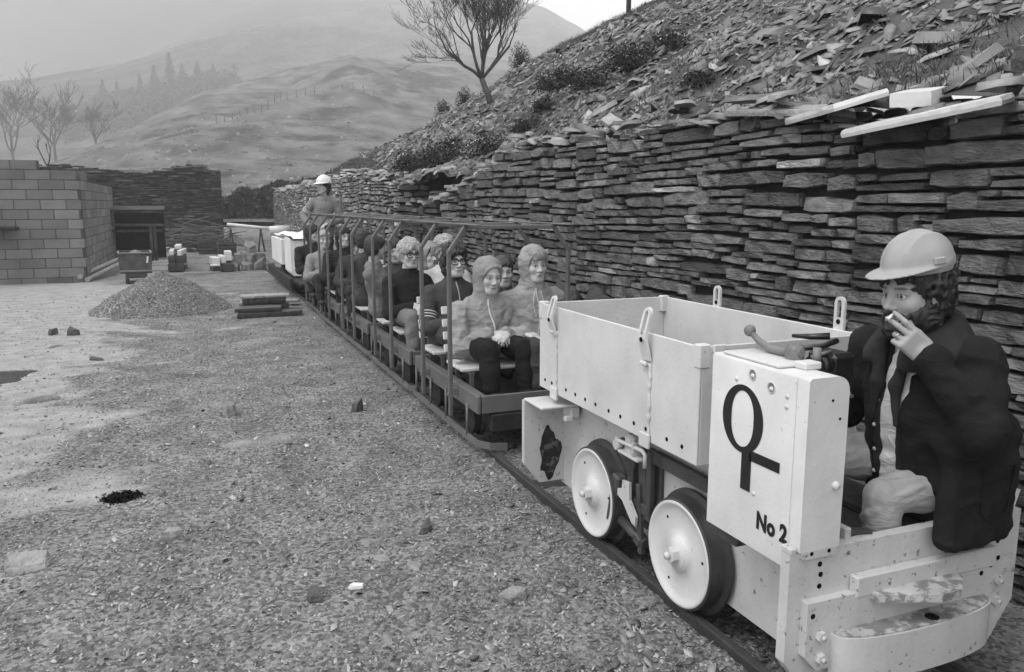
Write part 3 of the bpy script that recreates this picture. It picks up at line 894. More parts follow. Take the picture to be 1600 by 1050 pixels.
# boulders and gorse scattered on the pasture
rng = np.random.default_rng(93)
P, S = [], []
for i in range(700):
    t = rng.uniform(0.03, .7); uu = rng.uniform(.22, .72)
    v = h1(uu, t); P.append(v + np.array([0, 0, .05])); S.append(rng.uniform(.2, .8))
V, F, tt = slabs(np.array(P), np.array(S), np.clip(rng.normal(.7, .25, len(P)), .3, 1.2), .3, rng, thick=.35, sides=6)
tag(link_mesh("hillside_stones", np_mesh("hillside_stones", V, F, tt), M_rubble), kind="stuff", label="pale boulders scattered over the pasture hillside")

# fence on the hill: one thing, its posts its parts
f = empty("hill_fence", (0, 0, 0), 0, "thin post and wire fence crossing the pasture hillside", "fence")
fp = [(2.9, 79.9), (6.7, 84.7), (10.4, 89.4), (15.8, 93.7), (22.6, 97.4)]
fp = [Vector((x * KH1, y * KH1, hz(x * KH1, y * KH1))) for x, y in fp]
prev = None
for a, b in zip(fp[:-1], fp[1:]):
    for k in range(5):
        q = a.lerp(b, k / 5); q.z = hz(q.x, q.y)
        mb = MB(); mb.tube([(q.x, q.y, q.z - .2), (q.x, q.y, q.z + 1.5)], .07, 6); mb.build("post", M_bark, f)
        if prev is not None:
            mb = MB()
            for hh in (.6, 1.3): mb.tube([prev + Vector((0, 0, hh)), q + Vector((0, 0, hh))], .008, 3)
            mb.build("wire", M_bark, f)
        prev = q
# pole on the skyline
e = empty("telegraph_pole", (10.2, 17.8, float(zt_s(10.2, 17.8)) - .3), 0, "thin dark telegraph pole rising behind the slate tip skyline", "pole")
mb = MB(); mb.tube([(0, 0, 0), (0, 0, 4.6)], [.065, .05], 10); mb.build("pole_shaft", M_bark, e)
mb = MB(); mb.box((0, 0, 4.3), (.9, .07, .09)); mb.build("crossarm", M_bark, e)
# ------------------------------------------------------------------ concrete block building
def block_course(mb, a, b, z, rng, off, skip=None, th=.2, seedt=1.0):
    a, b = Vector((a[0], a[1], 0)), Vector((b[0], b[1], 0)); L = (b - a).length; t = (b - a) / L
    yaw = math.atan2(t.y, t.x)
    s = -off
    while s < L - .02:
        s0, s1 = max(s, 0), min(s + .45, L)
        if s1 - s0 > .06 and not (skip and skip((s0 + s1) / 2, z)):
            c = a + t * ((s0 + s1) / 2)
            mb.box((c.x, c.y, z + .0965), (s1 - s0 - .014, th, .180), (0, 0, yaw), 0, float(np.clip(rng.normal(1, .13), .65, 1.35)), .006)
        s += .45
blk = empty("block_building", (-2.13, 18.35, 0), 0, "half built grey concrete block building with a stepped unfinished top", "building")
rngb = np.random.default_rng(50)
def bw_build(a, b, tops, seed):
    mb = MB(); a_, b_ = Vector((a[0], a[1], 0)), Vector((b[0], b[1], 0)); L = (b_ - a_).length; t = (b_ - a_) / L; nrm = Vector((-t.y, t.x, 0))
    for k in range(13):
        z = -.12 + k * .193
        block_course(mb, a, b, z, rngb, .225 * (k % 2), lambda s, zz: zz + .1 > tops(s))
    n = 40
    for i in range(n):                                  # mortar between the blocks, 8 mm back from their faces
        s0, s1 = L * i / n, L * (i + 1) / n; tp = min(tops(s0 + .01), tops(s1 - .01)); kk = math.floor((tp + .12 + 1e-6) / .193); tp = -.12 + kk * .193 - .012
        c = a_ + t * ((s0 + s1) / 2)
        inset = .02 if i in (0, n - 1) else 0
        mb.box((c.x, c.y, (tp - .2) / 2), (s1 - s0 - inset * 2, .184, tp + .2), (0, 0, math.atan2(t.y, t.x)), 1)
    o = mb.build("wall", [M_block, M_mortar], tone=True)
    o.parent = blk; o.matrix_parent_inverse = Matrix.Translation((2.13, -18.35, 0))
    return o
bw_build((-9.0, 18.35), (-1.98, 18.35), lambda s: 2.39 if s < 6.36 else (2.2 if s < 6.90 else 2.0), 1)
bw_build((-2.08, 18.46), (-2.02, 24.9), lambda s: 2.2 if s < 1.15 else (2.02 if s < 2.7 else 2.02), 2)
mb = MB(); mb.box((-3.6, 18.05, 1.08), (1.0, .5, .04), (R(-3), 0, 0)); o = mb.build("shelf_board", M_wood_d); o.parent = blk; o.matrix_parent_inverse = Matrix.Translation((2.13, -18.35, 0))

# lean-to with pole frame between the buildings
sh = empty("timber_lean_to", (-1.6, 24.0, 0), 0, "low dark timber lean-to frame between the block building and the black wall", "shed")
mb = MB(); mb.box((0.15, .3, 1.42), (1.7, .7, .05), (R(8), 0, 0), ch=.01); mb.build("roof_board", M_wood_d, sh)
mb = MB(); mb.box((0.1, .0, .98), (1.7, .12, .07), (0, R(1), 0), ch=.01); mb.build("beam", M_wood_l if False else M_bark, sh)
mb = MB(); mb.box((0.2, .05, .82), (1.4, .09, .06)); mb.build("beam", M_bark, sh)
for x in (-.55, -.44, .62, .72):
    mb = MB(); mb.tube([(x, 0, -.1), (x, .03, .98)], .045, 8); mb.build("post", M_bark, sh)
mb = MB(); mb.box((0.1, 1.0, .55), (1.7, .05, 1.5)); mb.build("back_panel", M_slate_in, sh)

# heap of gravel
def heap(x, y):
    d = np.sqrt(((x + .44) / 1.08) ** 2 + ((y - 13.1) / 1.05) ** 2)
    n = (fbm(x * 2, y * 2, 0, 3, 80) - .5)
    return .60 * np.clip(1 - d - n * .18, 0, 1) ** .92 * (1 + .15 * n) + (fbm(x * 9, y * 9, 0, 2, 81) - .5) * .03
xs_, ys_ = np.linspace(-1.75, .85, 100), np.linspace(11.8, 14.4, 100)
def zheap(x, y): return zg(x, y) - .03 + heap(x, y) 
V, F = grid_mesh(xs_, ys_, zheap)
hp = tag(link_mesh("gravel_heap", np_mesh("gravel_heap", V, F), M_ground, smooth=True), "low conical heap of grey gravel in the middle of the yard", "gravel heap")
rng = np.random.default_rng(51)
px, py = rng.uniform(-1.6, .75, 26000), rng.uniform(11.95, 14.2, 26000)
kp = heap(px, py) > .04; px, py = px[kp], py[kp]
S = np.exp(rng.normal(math.log(.019), .35, len(px)))
V, F, tt = slabs(np.stack([px, py, zheap(px, py) + .004], -1), S, np.clip(rng.normal(.62, .25, len(px)), .2, 1.4), .5, rng, thick=.3)
o = link_mesh("gravel_surface", np_mesh("gravel_surface", V, F, tt), M_chip, parent=hp); o["kind"] = "stuff"

# tipping wagon behind the heap
M_rust = mat("rusty plate", .075, .35, 7, .8, .4, 50, .3, dirt=.6, dirt_v=.03, dthr=.6)
w = empty("mine_wagon", (-1.06, 17.9, -.08), R(4), "rusty steel mine wagon full of spoil behind the gravel heap", "wagon")
mb = MB()
for sx in (-1, 1): mb.box((sx * .29, 0, .46), (.022, .8, .42), (0, R(sx * 4), 0), ch=.004)
for sy in (-1, 1): mb.box((0, sy * .40, .46), (.58, .022, .42), ch=.004)
mb.box((0, 0, .27), (.56, .76, .03)); mb.build("body", M_rust, w)
mb = MB()
for sy in (-1, 1): mb.box((0, sy * .415, .655), (.63, .035, .03), ch=.005); mb.box((0, sy * .415, .30), (.6, .03, .035), ch=.005)
for sx in (-1, 1): mb.box((sx * .30, 0, .655), (.035, .79, .03), ch=.005)
mb.build("rim", mat("worn steel edge", .16, .3, 20, .6, .3, 60, .4), w)
mb = MB(); mb.box((0, 0, .2), (.4, .9, .08), ch=.01); mb.build("chassis", M_steel, w)
for sx in (-1, 1):
    for sy in (-1, 1):
        mb = MB(); mb.lathe([(.0, 0), (.12, 0), (.12, .05), (.145, .05), (.145, .07), (0, .07)], (sx * .2, sy * .24, .14), 'x', 20, sgn=-sx); mb.build("wheel", M_steel, w)
V_, F_ = grid_mesh(np.linspace(-.27, .27, 14), np.linspace(-.38, .38, 16), lambda x, y: .60 + .09 * np.exp(-((x / .15) ** 2 + (y / .22) ** 2)) + (fbm(x * 12, y * 12, 0, 2, 5) - .5) * .06)
link_mesh("spoil", np_mesh("spoil", V_, F_), M_ground, w)
mb = MB(); mb.box((.22, -.4135, .52), (.035, .004, .13), (0, R(8), 0)); mb.build("paint_mark", M_slab_w, w)

# two stacks of timber blocks and the lath between them
def stack(loc, items, label):
    pass
M_beam = mat("weathered beam", .06, .4, 4, .85, .5, 30, .2, stretch=(1, 1, 4))
def beams(name, loc, rz, lst, m, labels, group):
    for i, (p, d, r, mm) in enumerate(lst):
        mb = MB(); mb.box((0, 0, 0), d, (0, 0, 0), ch=.012)
        o = mb.build(name, mm or m)
        M = Matrix.Rotation(rz, 3, 'Z'); q = M @ Vector(p)
        o.location = Vector(loc) + q; o.rotation_euler = (0, 0, rz + r)
        tag(o, labels[i], "beam", group)
beams("timber_block", (-.32, 21.3, -.05), R(-3),
      [((-.10, 0, .09), (.17, 1.2, .18), .02, M_beam), ((.10, 0, .09), (.17, 1.2, .18), -.02, M_beam),
       ((-.10, .05, .27), (.16, 1.2, .17), .03, M_beam), ((.10, .04, .275), (.17, 1.15, .17), 0, M_beam),
       ((-.115, .1, .425), (.10, 1.1, .12), .04, M_slab_w), ((.115, .1, .42), (.10, 1.1, .13), -.05, M_slab_w), ((0, .7, .53), (.15, .9, .09), .03, M_slab_w)],
      None, ["dark beam at the bottom left of the tall stack by the gravel heap", "dark beam at the bottom right of the tall stack by the gravel heap", "dark upper left beam of the tall stack by the gravel heap",
       "dark upper right beam of the tall stack by the gravel heap", "white left bar on the tall stack by the gravel heap", "white right bar on the tall stack by the gravel heap", "white plank lying across the top of the tall stack"], "tall stack of beams")
beams("timber_block", (.66, 20.5, -.05), R(2),
      [((-.12, 0, .07), (.2, .8, .14), .05, M_beam), ((.13, 0, .10), (.24, .9, .2), -.02, M_beam), ((-.14, 0, .24), (.17, .7, .19), .05, M_slab_w),
       ((.03, .05, .28), (.12, .7, .17), .03, M_slab_w), ((.17, 0, .36), (.16, .6, .22), -.04, M_slab_w), ((-.16, -.42, .16), (.22, .06, .05), 0, M_slab_w)],
      None, ["dark beam under the white blocks, left one of the low stack", "dark wide beam under the white blocks, right one of the low stack", "white block on the left of the low stack",
             "white block in the middle of the low stack", "tallest white block at the right end of the low stack", "short pale batten at the front of the low stack"], "low stack of white blocks")
mb = MB(); mb.box((0, 0, 0), (.75, .05, .04), (0, R(1), .05)); tag(mb.build("lath", M_slab_g, loc=(.19, 20.9, .1)), "pale lath bridging the two timber stacks", "lath")
mb = MB(); mb.box((0, 0, 0), (.8, .12, .02), (0, 0, -.03)); tag(mb.build("plank", M_slab_g, loc=(.22, 19.8, -.03)), "pale plank lying on the ground before the low stack", "plank")

# curved pipes at the foot of the block wall
for i, (dx, dz, lb) in enumerate([(0, 0, "pale curved pipe lying at the foot of the block wall, nearer one"), (-.13, .06, "pale curved pipe at the foot of the block wall, farther one")]):
    mb = MB(); mb.tube([(-1.98 + dx + .1 * k + .004 * k * k, 18.2 + .75 * k, .02 + dz + .035 * k) for k in range(6)], .05, 10)
    tag(mb.build("drain_pipe", M_slab_g), lb, "pipe", "pipes by the block wall")

# layered stack of slate slabs beside the rails
M_slab_k = mat("wet black slab", .03, .4, 6, .4, .6, 30, .5, stretch=(1, 1, 5))
lay = [((1.0, 11.75, -.01), (.92, .34, .065), .02, "bottom slab, longest and lowest of the stack beside the rails", M_slab_k),
       ((.86, 11.85, .055), (.66, .36, .05), -.06, "second slab up in the stack beside the rails", M_slab_k),
       ((.98, 12.4, .02), (.74, .34, .09), .04, "thick black slab at the back of the stack beside the rails", M_slab_k),
       ((.98, 12.4, .115), (.64, .30, .08), -.02, "black slab second from the top of the back stack beside the rails", M_slab_k),
       ((1.0, 12.42, .175), (.74, .34, .03), .03, "thin pale topped slab crowning the stack beside the rails", M_slab_g),
       ((1.1, 12.9, .02), (.95, .25, .04), .05, "pale slab lying behind the stack toward the rails", M_slab_g)]
for i, (p, d, r, lb, mm) in enumerate(lay):
    w2, d2 = d[0] / 2, d[1] / 2
    slab("slate_slab", [(-w2, -d2), (w2 * .9, -d2 * .8), (w2, d2 * .6), (w2 * .5, d2), (-w2 * .9, d2 * .9)], d[2], p, (0, 0, r), mm, lb, "slate slab", "slabs stacked beside the rails", 60 + i)

# brushwood pile, heap of stones, crates and pipe run at the back of the yard
rng = np.random.default_rng(52)
mb = MB(); rnd = random.Random(4)
for i in range(170):
    a = rnd.uniform(-.5, .5); c = Vector((rnd.gauss(0, .5), rnd.gauss(0, .3), abs(rnd.gauss(.25, .22))))
    d = Vector((math.cos(a) * rnd.choice([-1, 1]), rnd.uniform(-.4, .4), rnd.uniform(-.35, .45))) * rnd.uniform(.3, .6)
    mb.tube([c - d, c + Vector((0, 0, .04)), c + d], [.02, .02, .012], 4, cap=False)
tag(mb.build("brushwood_pile", mat("dead wood", .13, .4, 9, .9, .3, 40, .2), loc=(-.05, 27.5, .15)), "tangled pile of grey brushwood in front of the black slate wall", "brushwood")
M_rubb = mat("boulder stone", .17, .4, 9, .7, .7, 40, .4, bdist=.02)
stones = [(.0, 0, .0), (.25, .1, .02), (-.28, .05, .0), (.05, .2, .22), (-.15, .15, .2), (.3, .3, .2), (.5, .2, 0), (.12, .3, .4)]
lbl = ["low middle grey boulder of the heap beside the white rear locomotive", "boulder at the front right of the heap beside the rear locomotive", "boulder at the left of the heap beside the rear locomotive",
       "upper middle boulder of the heap beside the rear locomotive", "upper left boulder of the heap beside the rear locomotive", "upper right boulder of the heap beside the rear locomotive",
       "rightmost low boulder of the heap beside the rear locomotive", "topmost boulder of the heap beside the rear locomotive"]
for i, (x, y, z) in enumerate(stones):
    rock("boulder", (.40, .36, .20), (1.25 + x, 20.3 + y), 400 + i, M_rubb, lbl[i], rz=i, flat=.75, group="heap of boulders by the rear locomotive")
    ob = [o for o in bpy.data.objects if o.name.startswith("boulder")][-1]
    ob.location.z = float(zg(1.25 + x, 20.3 + y)) + z
pr = empty("pipe_run", (1.2, 26.5, 0), 0, "long white pipe on trestles at the back of the yard", "pipe")
mb = MB(); mb.tube([(-.1, 0, .92), (.9, .1, .80), (1.9, .2, .74)], .055, 10); mb.build("pipe", M_slab_w, pr)
mb = MB(); mb.tube([(1.15, 0.1, .70), (1.5, .15, .70), (1.95, .2, .72)], [.15, .17, .16], 12); mb.build("pipe_wrapping", M_slab_w, pr)
for x in (.0, .9, 1.7):
    mb = MB(); mb.tube([(x - .1, .1, 0), (x, .1, .8 - .05 * x)], .03, 6); mb.tube([(x + .1, .1, 0), (x, .1, .8 - .05 * x)], .03, 6); mb.build("trestle", M_bark, pr)
for i, (x, y, w_, h_, lb) in enumerate([(.55, 26.0, .6, .42, "low dark wooden crate right of the brushwood pile"), (1.0, 25.3, .45, .38, "dark crate at the corner of the black slate wall")]):
    e = empty("crate", (x, y, float(zg(x, y))), .1 * i, lb, "crate", "crates before the black wall")
    mb = MB()
    for k in range(4):
        for sy in (-1, 1): mb.box((0, sy * .25, .05 + k * h_ / 4), (w_, .02, h_ / 4 - .02), ch=.003)
        for sx in (-1, 1): mb.box((sx * (w_ / 2 + .012), 0, .05 + k * h_ / 4), (.02, .48, h_ / 4 - .02), ch=.003)
    mb.build("side_boards", M_bark, e)
    mb = MB(); mb.box((0, 0, h_ * .85), (w_ - .03, .46, .02)); mb.build("lid", M_bark, e)

# dark tuft of moss on the near gravel
e = empty("moss_tuft", (-.421, 4.57, float(zg(-.42, 4.57)) - .01), 0, "dark tuft of moss alone on the near gravel", "plant")
rng = np.random.default_rng(53)
leaf_cloud("foliage", None, (.12, .085, .05), 1600, .012, rng, mat("black moss", .012, .4, 20, .95, 0, 10, .1, tone=True), e, .3, 3)

# ------------------------------------------------------------------ railway
RC = 1.985
for sx, lb in ((-1, "worn steel rail nearest the yard, running under the train"), (1, "far steel rail beside the wall, mostly hidden under the train")):
    x = RC + sx * .305
    mb = MB()
    prof = [(-.045, -.075), (.045, -.075), (.045, -.068), (.010, -.058), (.010, -.026), (.019, -.018), (.019, -.003), (.013, 0), (-.013, 0), (-.019, -.003), (-.019, -.018), (-.010, -.026), (-.010, -.058), (-.045, -.068)]
    mb.prism([(p[1], p[0] + x) for p in prof], -3, 34, 'y', 0)
    mb.box((x, 15.5, .0015), (.022, 37, .003), mi=1)
    tag(mb.build("rail", [M_steel, M_railtop]), lb, "rail")
rng = np.random.default_rng(54)
for i in range(46):
    y = -2.4 + i * .72 + rng.uniform(-.05, .05)
    if y > 30: break
    w_ = 1.02 + rng.uniform(-.05, .08)
    mb = MB(); mb.box((0, 0, 0), (w_, .15, .09), (0, 0, rng.normal(0, .02)), ch=.01)
    o = mb.build("sleeper", M_wood_d, loc=(RC + rng.uniform(-.03, .03), y, -.122 + (.022 if 12 < y < 15 else 0)))
    tag(o, "dark wooden railway sleeper half buried in the gravel under the rails", "sleeper", "sleepers under the rails")
# ------------------------------------------------------------------ locomotive
M_white = mat("white enamel", .58, .13, 4.5, .45, .35, 60, .45, dirt=.75, dirt_v=.10, dscale=44, dthr=.64, streak=.03, bdist=.004)
M_white2 = mat("worn white enamel", .50, .14, 5, .5, .45, 60, .4, dirt=.85, dirt_v=.06, dscale=34, dthr=.60, streak=.06, bdist=.004)
M_scuff = mat("scuffed white paint", .42, .3, 9, .6, .6, 60, .35, dirt=.62, dirt_v=.06, dscale=21, dthr=.47, bdist=.004)
M_black = mat("black paint", .012, .2, 10, .45, .1, 40, .4)
M_hole = mat("bolt hole", .006, .1, 10, .9, 0, 10, .1)
M_tyre = mat("oiled tyre steel", .030, .4, 14, .42, .3, 60, .6)
M_gear = mat("greasy brake steel", .05, .5, 14, .55, .4, 60, .5)
M_rodg = mat("grey painted iron", .17, .25, 12, .45, .3, 60, .5)

class Root:
    def __init__(s, name, loc, label, cat, group=None):
        s.e = empty(name, loc, 0, label, cat, group); s.l = Vector(loc)
    def part(s, mb, name, m, parent=None, ang=None):
        o = mb.build(name, m, parent or s.e)
        if parent is None: o.location = -s.l
        if ang: set_smooth_by_angle(o, ang)
        return o

def each(root, name, m, lst, parent=None, ang=None):
    for fn in lst:
        mb = MB(); fn(mb); root.part(mb, name, m, parent, ang)

def hexnut(mb, c, r, h, axis, sgn, mi=0, turn=0.3):
    pr = []
    n = 6
    pts = [(r * math.cos(turn + k * math.pi / 3), r * math.sin(turn + k * math.pi / 3)) for k in range(6)]
    a = {'x': 0, 'y': 1}[axis]
    if axis == 'x':
        mb.prism([(c[1] + p, c[2] + q) for p, q in pts], c[0], c[0] + sgn * h, 'x', mi)
        mb.lathe([(0, h * 1.0), (r * .45, h * 1.0), (r * .45, h * 1.55), (0, h * 1.6)], c, 'x', 10, mi, sgn=sgn)
    else:
        mb.prism([(c[2] + p, c[0] + q) for p, q in pts], c[1], c[1] + sgn * h, 'y', mi)
        mb.lathe([(0, h * 1.0), (r * .45, h * 1.0), (r * .45, h * 1.4), (0, h * 1.45)], c, 'y', 10, mi, sgn=sgn)

LO = Root("battery_locomotive", (1.985, 2.7, 0), "small white locomotive with open box body and black ring emblem, carrying the smoking driver", "locomotive")
mb = MB()
for sx in (-1, 1): mb.box((1.985 + sx * .235, 2.66, .33), (.022, 1.94, .50), ch=.004)
mb.box((1.985, 2.93, .56), (.46, 1.38, .02))
frame = LO.part(mb, "frame", M_white2)
mb = MB(); mb.box((1.985, 1.97, .22), (.45, .55, .02)); mb.box((1.985, 2.25, .40), (.45, .015, .34)); LO.part(mb, "cab_floor", M_gear)
# front plate with chamfered lower corners
mb = MB()
pl = [(1.515, .545), (1.515, .215), (1.60, .105), (2.36, .105), (2.455, .235), (2.455, .545)]
mb.prism([(z, x) for x, z in pl], 1.668, 1.704, 'y')
fp_ = LO.part(mb, "front_plate", M_white2)
mb = MB(); mb.prism([(z, x) for x, z in pl], 3.60, 3.632, 'y')
LO.part(mb, "rear_plate", M_white2)
each(LO, "rear_shelf", M_white, [lambda mb, x=x: mb.box((x, 3.50, .552), (.23, .22, .012), ch=.003) for x in (1.63, 2.34)])
mb = MB(); mb.box((1.70, 3.44, .515), (.05, .09, .055), ch=.006); mb.box((1.665, 3.40, .49), (.05, .03, .03), ch=.006)
LO.part(mb, "shelf_clip", M_white)
M_oil = mat("oil stain", .10, .2, 20, .35, .3, 60, .5, dirt=1.0, dirt_v=.012, dscale=22, dthr=.40)
mb = MB(); rnd = random.Random(8)            # oil: a film of irregular outline on the plate
def blob(cx, cz, rx, rz_, n=34):
    ph = [rnd.uniform(0, 6.28) for _ in range(4)]
    return [(cx + rx * math.cos(a) * (1 + .18 * math.sin(3 * a + ph[0]) + .10 * math.sin(7 * a + ph[1])), cz + rz_ * math.sin(a) * (1 + .14 * math.sin(4 * a + ph[2]) + .08 * math.sin(9 * a + ph[3]))) for a in np.linspace(0, 6.283, n + 1)[:-1]]
mb.prism([(z, x) for x, z in blob(1.655, .255, .058, .13)], 3.598, 3.600, 'y')
LO.part(mb, "oil_stain", M_oil)
# coupling pocket on the front plate
mb = MB()
mb.prism([(z, x) for x, z in [(1.565, .40), (1.565, .235), (1.61, .185), (2.34, .185), (2.385, .235), (2.385, .40)]], 1.640, 1.668, 'y')
mb.box((2.03, 1.652, .418), (.58, .034, .066), ch=.005)
pad = LO.part(mb, "coupling_pad", M_white2)
def moon(n, x0, x1, y0, y1, p):
    return [(x0 + (x1 - x0) * (1 - math.cos(math.pi * k / n)) / 2, y0 - (y0 - y1) * math.sin(math.pi * k / n) ** p) for k in range(n + 1)]
mb = MB(); o_ = moon(18, 1.655, 2.285, 1.641, 1.560, .7)
mb.prism(o_, .155, .292, 'z'); LO.part(mb, "buffer_block", M_white2, ang=35)
mb = MB(); o_ = moon(18, 1.662, 2.278, 1.641, 1.566, .7); mb.prism(o_, .293, .297, 'z'); LO.part(mb, "buffer_top", M_scuff)
mb = MB(); mb.prism([(1.80, 1.640), (1.80, 1.615), (1.98, 1.545), (2.06, 1.548), (2.14, 1.61), (2.14, 1.640)], .372, .396, 'z'); LO.part(mb, "coupling_jaw", M_scuff)
mb = MB(); mb.lathe([(0, 0), (.020, 0), (.020, .002), (0, .002)], (2.0, 1.592, .2985), 'z', 20); LO.part(mb, "pin_hole", M_hole)
each(LO, "plate_bolt", M_white2, [lambda mb, x=x, z=z: hexnut(mb, (x, 1.640, z), .018, .014, 'y', -1) for x, z in ((1.618, .292), (1.622, .222), (2.335, .335), (2.335, .265))])
mb = MB()
for x, z in ((1.625, .50), (1.63, .468), (1.628, .432), (1.585, .36), (2.36, .45), (2.33, .41), (2.30, .39), (2.26, .37)):
    mb.lathe([(0, 0), (.008, 0), (.008, .0015), (0, .0015)], (x, 1.668 if z > .41 else 1.640, z), 'y', 12, sgn=-1)
LO.part(mb, "plate_holes", M_hole)

def wheel(x, y, sx):
    """disc wheel, outer face towards sx"""
    c = (x, y, .212)
    mb = MB()
    mb.lathe([(.0, .004), (.062, .004), (.066, .000), (.07, -.008), (.10, -.014), (.16, -.012), (.183, -.004), (.190, .003), (.199, .004), (.203, .0), (.203, -.01)], c, 'x', 64, sgn=sx)
    w = LO.part(mb, "wheel", M_white, ang=60)
    mb = MB(); mb.lathe([(.203, .001), (.211, -.004), (.213, -.052), (.216, -.060), (.238, -.066), (.240, -.076), (.232, -.084), (.05, -.084)], c, 'x', 64, sgn=sx)
    t = mb.build("tyre", M_tyre, w); set_smooth_by_angle(t, 35)
    mb = MB(); mb.lathe([(0, .009), (.058, .009), (.060, .004)], c, 'x', 40, sgn=sx); hexnut(mb, (x + sx * .009, y, .212), .031, .028, 'x', sx)
    mb.build("axle_nut", M_white, w)
    mb = MB()
    for a in (.9, 3.0, 5.2): mb.lathe([(0, 0), (.006, 0), (.006, .0012), (0, .0012)], (x + sx * -.012, y + .145 * math.cos(a), .212 + .145 * math.sin(a)), 'x', 10, sgn=sx)
    mb.build("face_holes", M_hole, w)
for y in (2.41, 3.115):
    wheel(1.645, y, -1); wheel(2.325, y, 1)
mb = MB()
for y in (2.41, 3.115): mb.tube([(1.72, y, .212), (2.25, y, .212)], .04, 12)
LO.part(mb, "axle", M_gear)

# box body: open steel skip with rim, welded straps, holes and lifting eyes
BX0, BX1, BY0, BY1, BZ0, BZ1 = 1.615, 2.350, 2.27, 3.64, .605, 1.035
mb = MB(); t_ = .010
mb.box((BX0 + t_ / 2, (BY0 + BY1) / 2, (BZ0 + BZ1) / 2), (t_, BY1 - BY0, BZ1 - BZ0), ch=.003)
mb.box((BX1 - t_ / 2, (BY0 + BY1) / 2, (BZ0 + BZ1) / 2), (t_, BY1 - BY0, BZ1 - BZ0), ch=.003)
mb.box(((BX0 + BX1) / 2, BY0 + t_ / 2, (BZ0 + BZ1) / 2), (BX1 - BX0 - 2 * t_, t_, BZ1 - BZ0), ch=.003)
mb.box(((BX0 + BX1) / 2, BY1 - t_ / 2, (BZ0 + BZ1) / 2), (BX1 - BX0 - 2 * t_, t_, BZ1 - BZ0), ch=.003)
mb.box(((BX0 + BX1) / 2, (BY0 + BY1) / 2, BZ0 + .02), (BX1 - BX0 - .03, BY1 - BY0 - .03, .02))
body = LO.part(mb, "box_body", M_white)
mb = MB(); mb.box(((BX0 + BX1) / 2, (BY0 + BY1) / 2, .70), (BX1 - BX0 - .06, BY1 - BY0 - .06, .16), ch=.01); LO.part(mb, "battery_cells", mat("battery case", .10, .3, 6, .7, .3, 40, .3))
each(LO, "corner_bracket", M_white, [lambda mb, x=x, y=y: mb.box((x, y, 1.0), (.045, .040, .085), ch=.004) for y in (BY0 + .015, BY1 - .015) for x in (BX0 + .018, BX1 - .018)])
mb = MB(); mb.box((1.69, BY0 - .005, .985), (.05, .012, .11), ch=.003); LO.part(mb, "end_cleat", M_white)
mb = MB()
for i, y in enumerate([3.57, 3.49, 3.33, 3.23, 3.13, 3.03, 2.91, 2.81, 2.70, 2.61, 2.46, 2.36]):
    mb.lathe([(0, 0), (.0085, 0), (.0085, .0015), (0, .0015)], (BX0, y, .652), 'x', 14, sgn=-1)
for x, r in ((1.70, .014),): mb.lathe([(0, 0), (r, 0), (r, .0015), (0, .0015)], (x, BY0, .66), 'y', 14, sgn=-1)
LO.part(mb, "rivet_holes", M_hole)
rnd = random.Random(2)
for y in (2.585, 3.43):
    z = .62; pts = []; mb = MB()
    while z < .93: pts.append((BX0 - .003, y + rnd.uniform(-.004, .004), z)); z += .012
    mb.tube(pts, [rnd.uniform(.004, .010) for _ in pts], 6); LO.part(mb, "weld_seam", M_white)
    mb = MB(); mb.box((BX0 - .008, y + .02, .61), (.014, .07, .06), ch=.004); LO.part(mb, "strap_foot", M_white)
    mb = MB(); mb.box((BX0 - .012, y + .03, .915), (.022, .045, .020), ch=.006); LO.part(mb, "eye_clamp", M_white)
def lug(x, y, z0, h, bend, ax):
    """flat lifting eye: a strap with a long slot"""
    mb = MB(); w_, hw = .026, .011
    def path(o):
        pts = [(o, 0), (o, h * .35)]
        return pts
    outer = []
    n = 8
    pts = [(-w_, 0), (-w_, h - w_)] + [(-w_ * math.cos(math.pi * k / n), h - w_ + w_ * math.sin(math.pi * k / n)) for k in range(1, n)] + [(w_, h - w_), (w_, 0)]
    inn = [(-hw, h * .5), (-hw, h - w_)] + [(-hw * math.cos(math.pi * k / n), h - w_ + hw * 1.2 * math.sin(math.pi * k / n)) for k in range(1, n)] + [(hw, h - w_), (hw, h * .5)]
    def W(u, v, d):
        k = bend * (v / h) ** 2 if bend > 0 else bend * (1 - v / h) ** 2 * -1
        off = bend * max(0, 1 - abs(v / h - .45) / .55) ** 1.2
        return (x + off + d, y + u, z0 + v) if ax == 'x' else (x + u, y + off + d, z0 + v)
    # ring part
    N = len(pts)
    lo_ = [(-w_, h * .5)] + pts[1:-1] + [(w_, h * .5)]
    vs = [W(u, v, -.006) for u, v in lo_] + [W(u, v, -.006) for u, v in inn] + [W(u, v, .006) for u, v in lo_] + [W(u, v, .006) for u, v in inn]
    fs = []
    for k in range(N - 1):
        fs += [(k, k + 1, N + k + 1, N + k), (2 * N + k, 3 * N + k, 3 * N + k + 1, 2 * N + k + 1), (k, 2 * N + k, 2 * N + k + 1, k + 1), (N + k, N + k + 1, 3 * N + k + 1, 3 * N + k)]
    mb.add(vs, fs)
    m_ = 6                                            # strap part below the slot
    for k in range(m_):
        v0, v1 = h * .5 * k / m_, h * .5 * (k + 1) / m_
        q = [W(-w_, v0, -.006), W(w_, v0, -.006), W(w_, v1, -.006), W(-w_, v1, -.006), W(-w_, v0, .006), W(w_, v0, .006), W(w_, v1, .006), W(-w_, v1, .006)]
        mb.add(q, [(0, 3, 2, 1), (4, 5, 6, 7), (1, 2, 6, 5), (0, 4, 7, 3)])
    mb.lathe([(0, 0), (.010, 0), (.010, .003), (0, .003)], (W(0, h * .4, -.006)), 'x' if ax == 'x' else 'y', 10, 1, sgn=-1)
    return LO.part(mb, "lifting_eye", [M_white, M_hole])
lug(BX0 - .006, 2.60, .93, .205, -.028, 'x'); lug(BX0 - .006, 3.45, .90, .19, -.028, 'x')
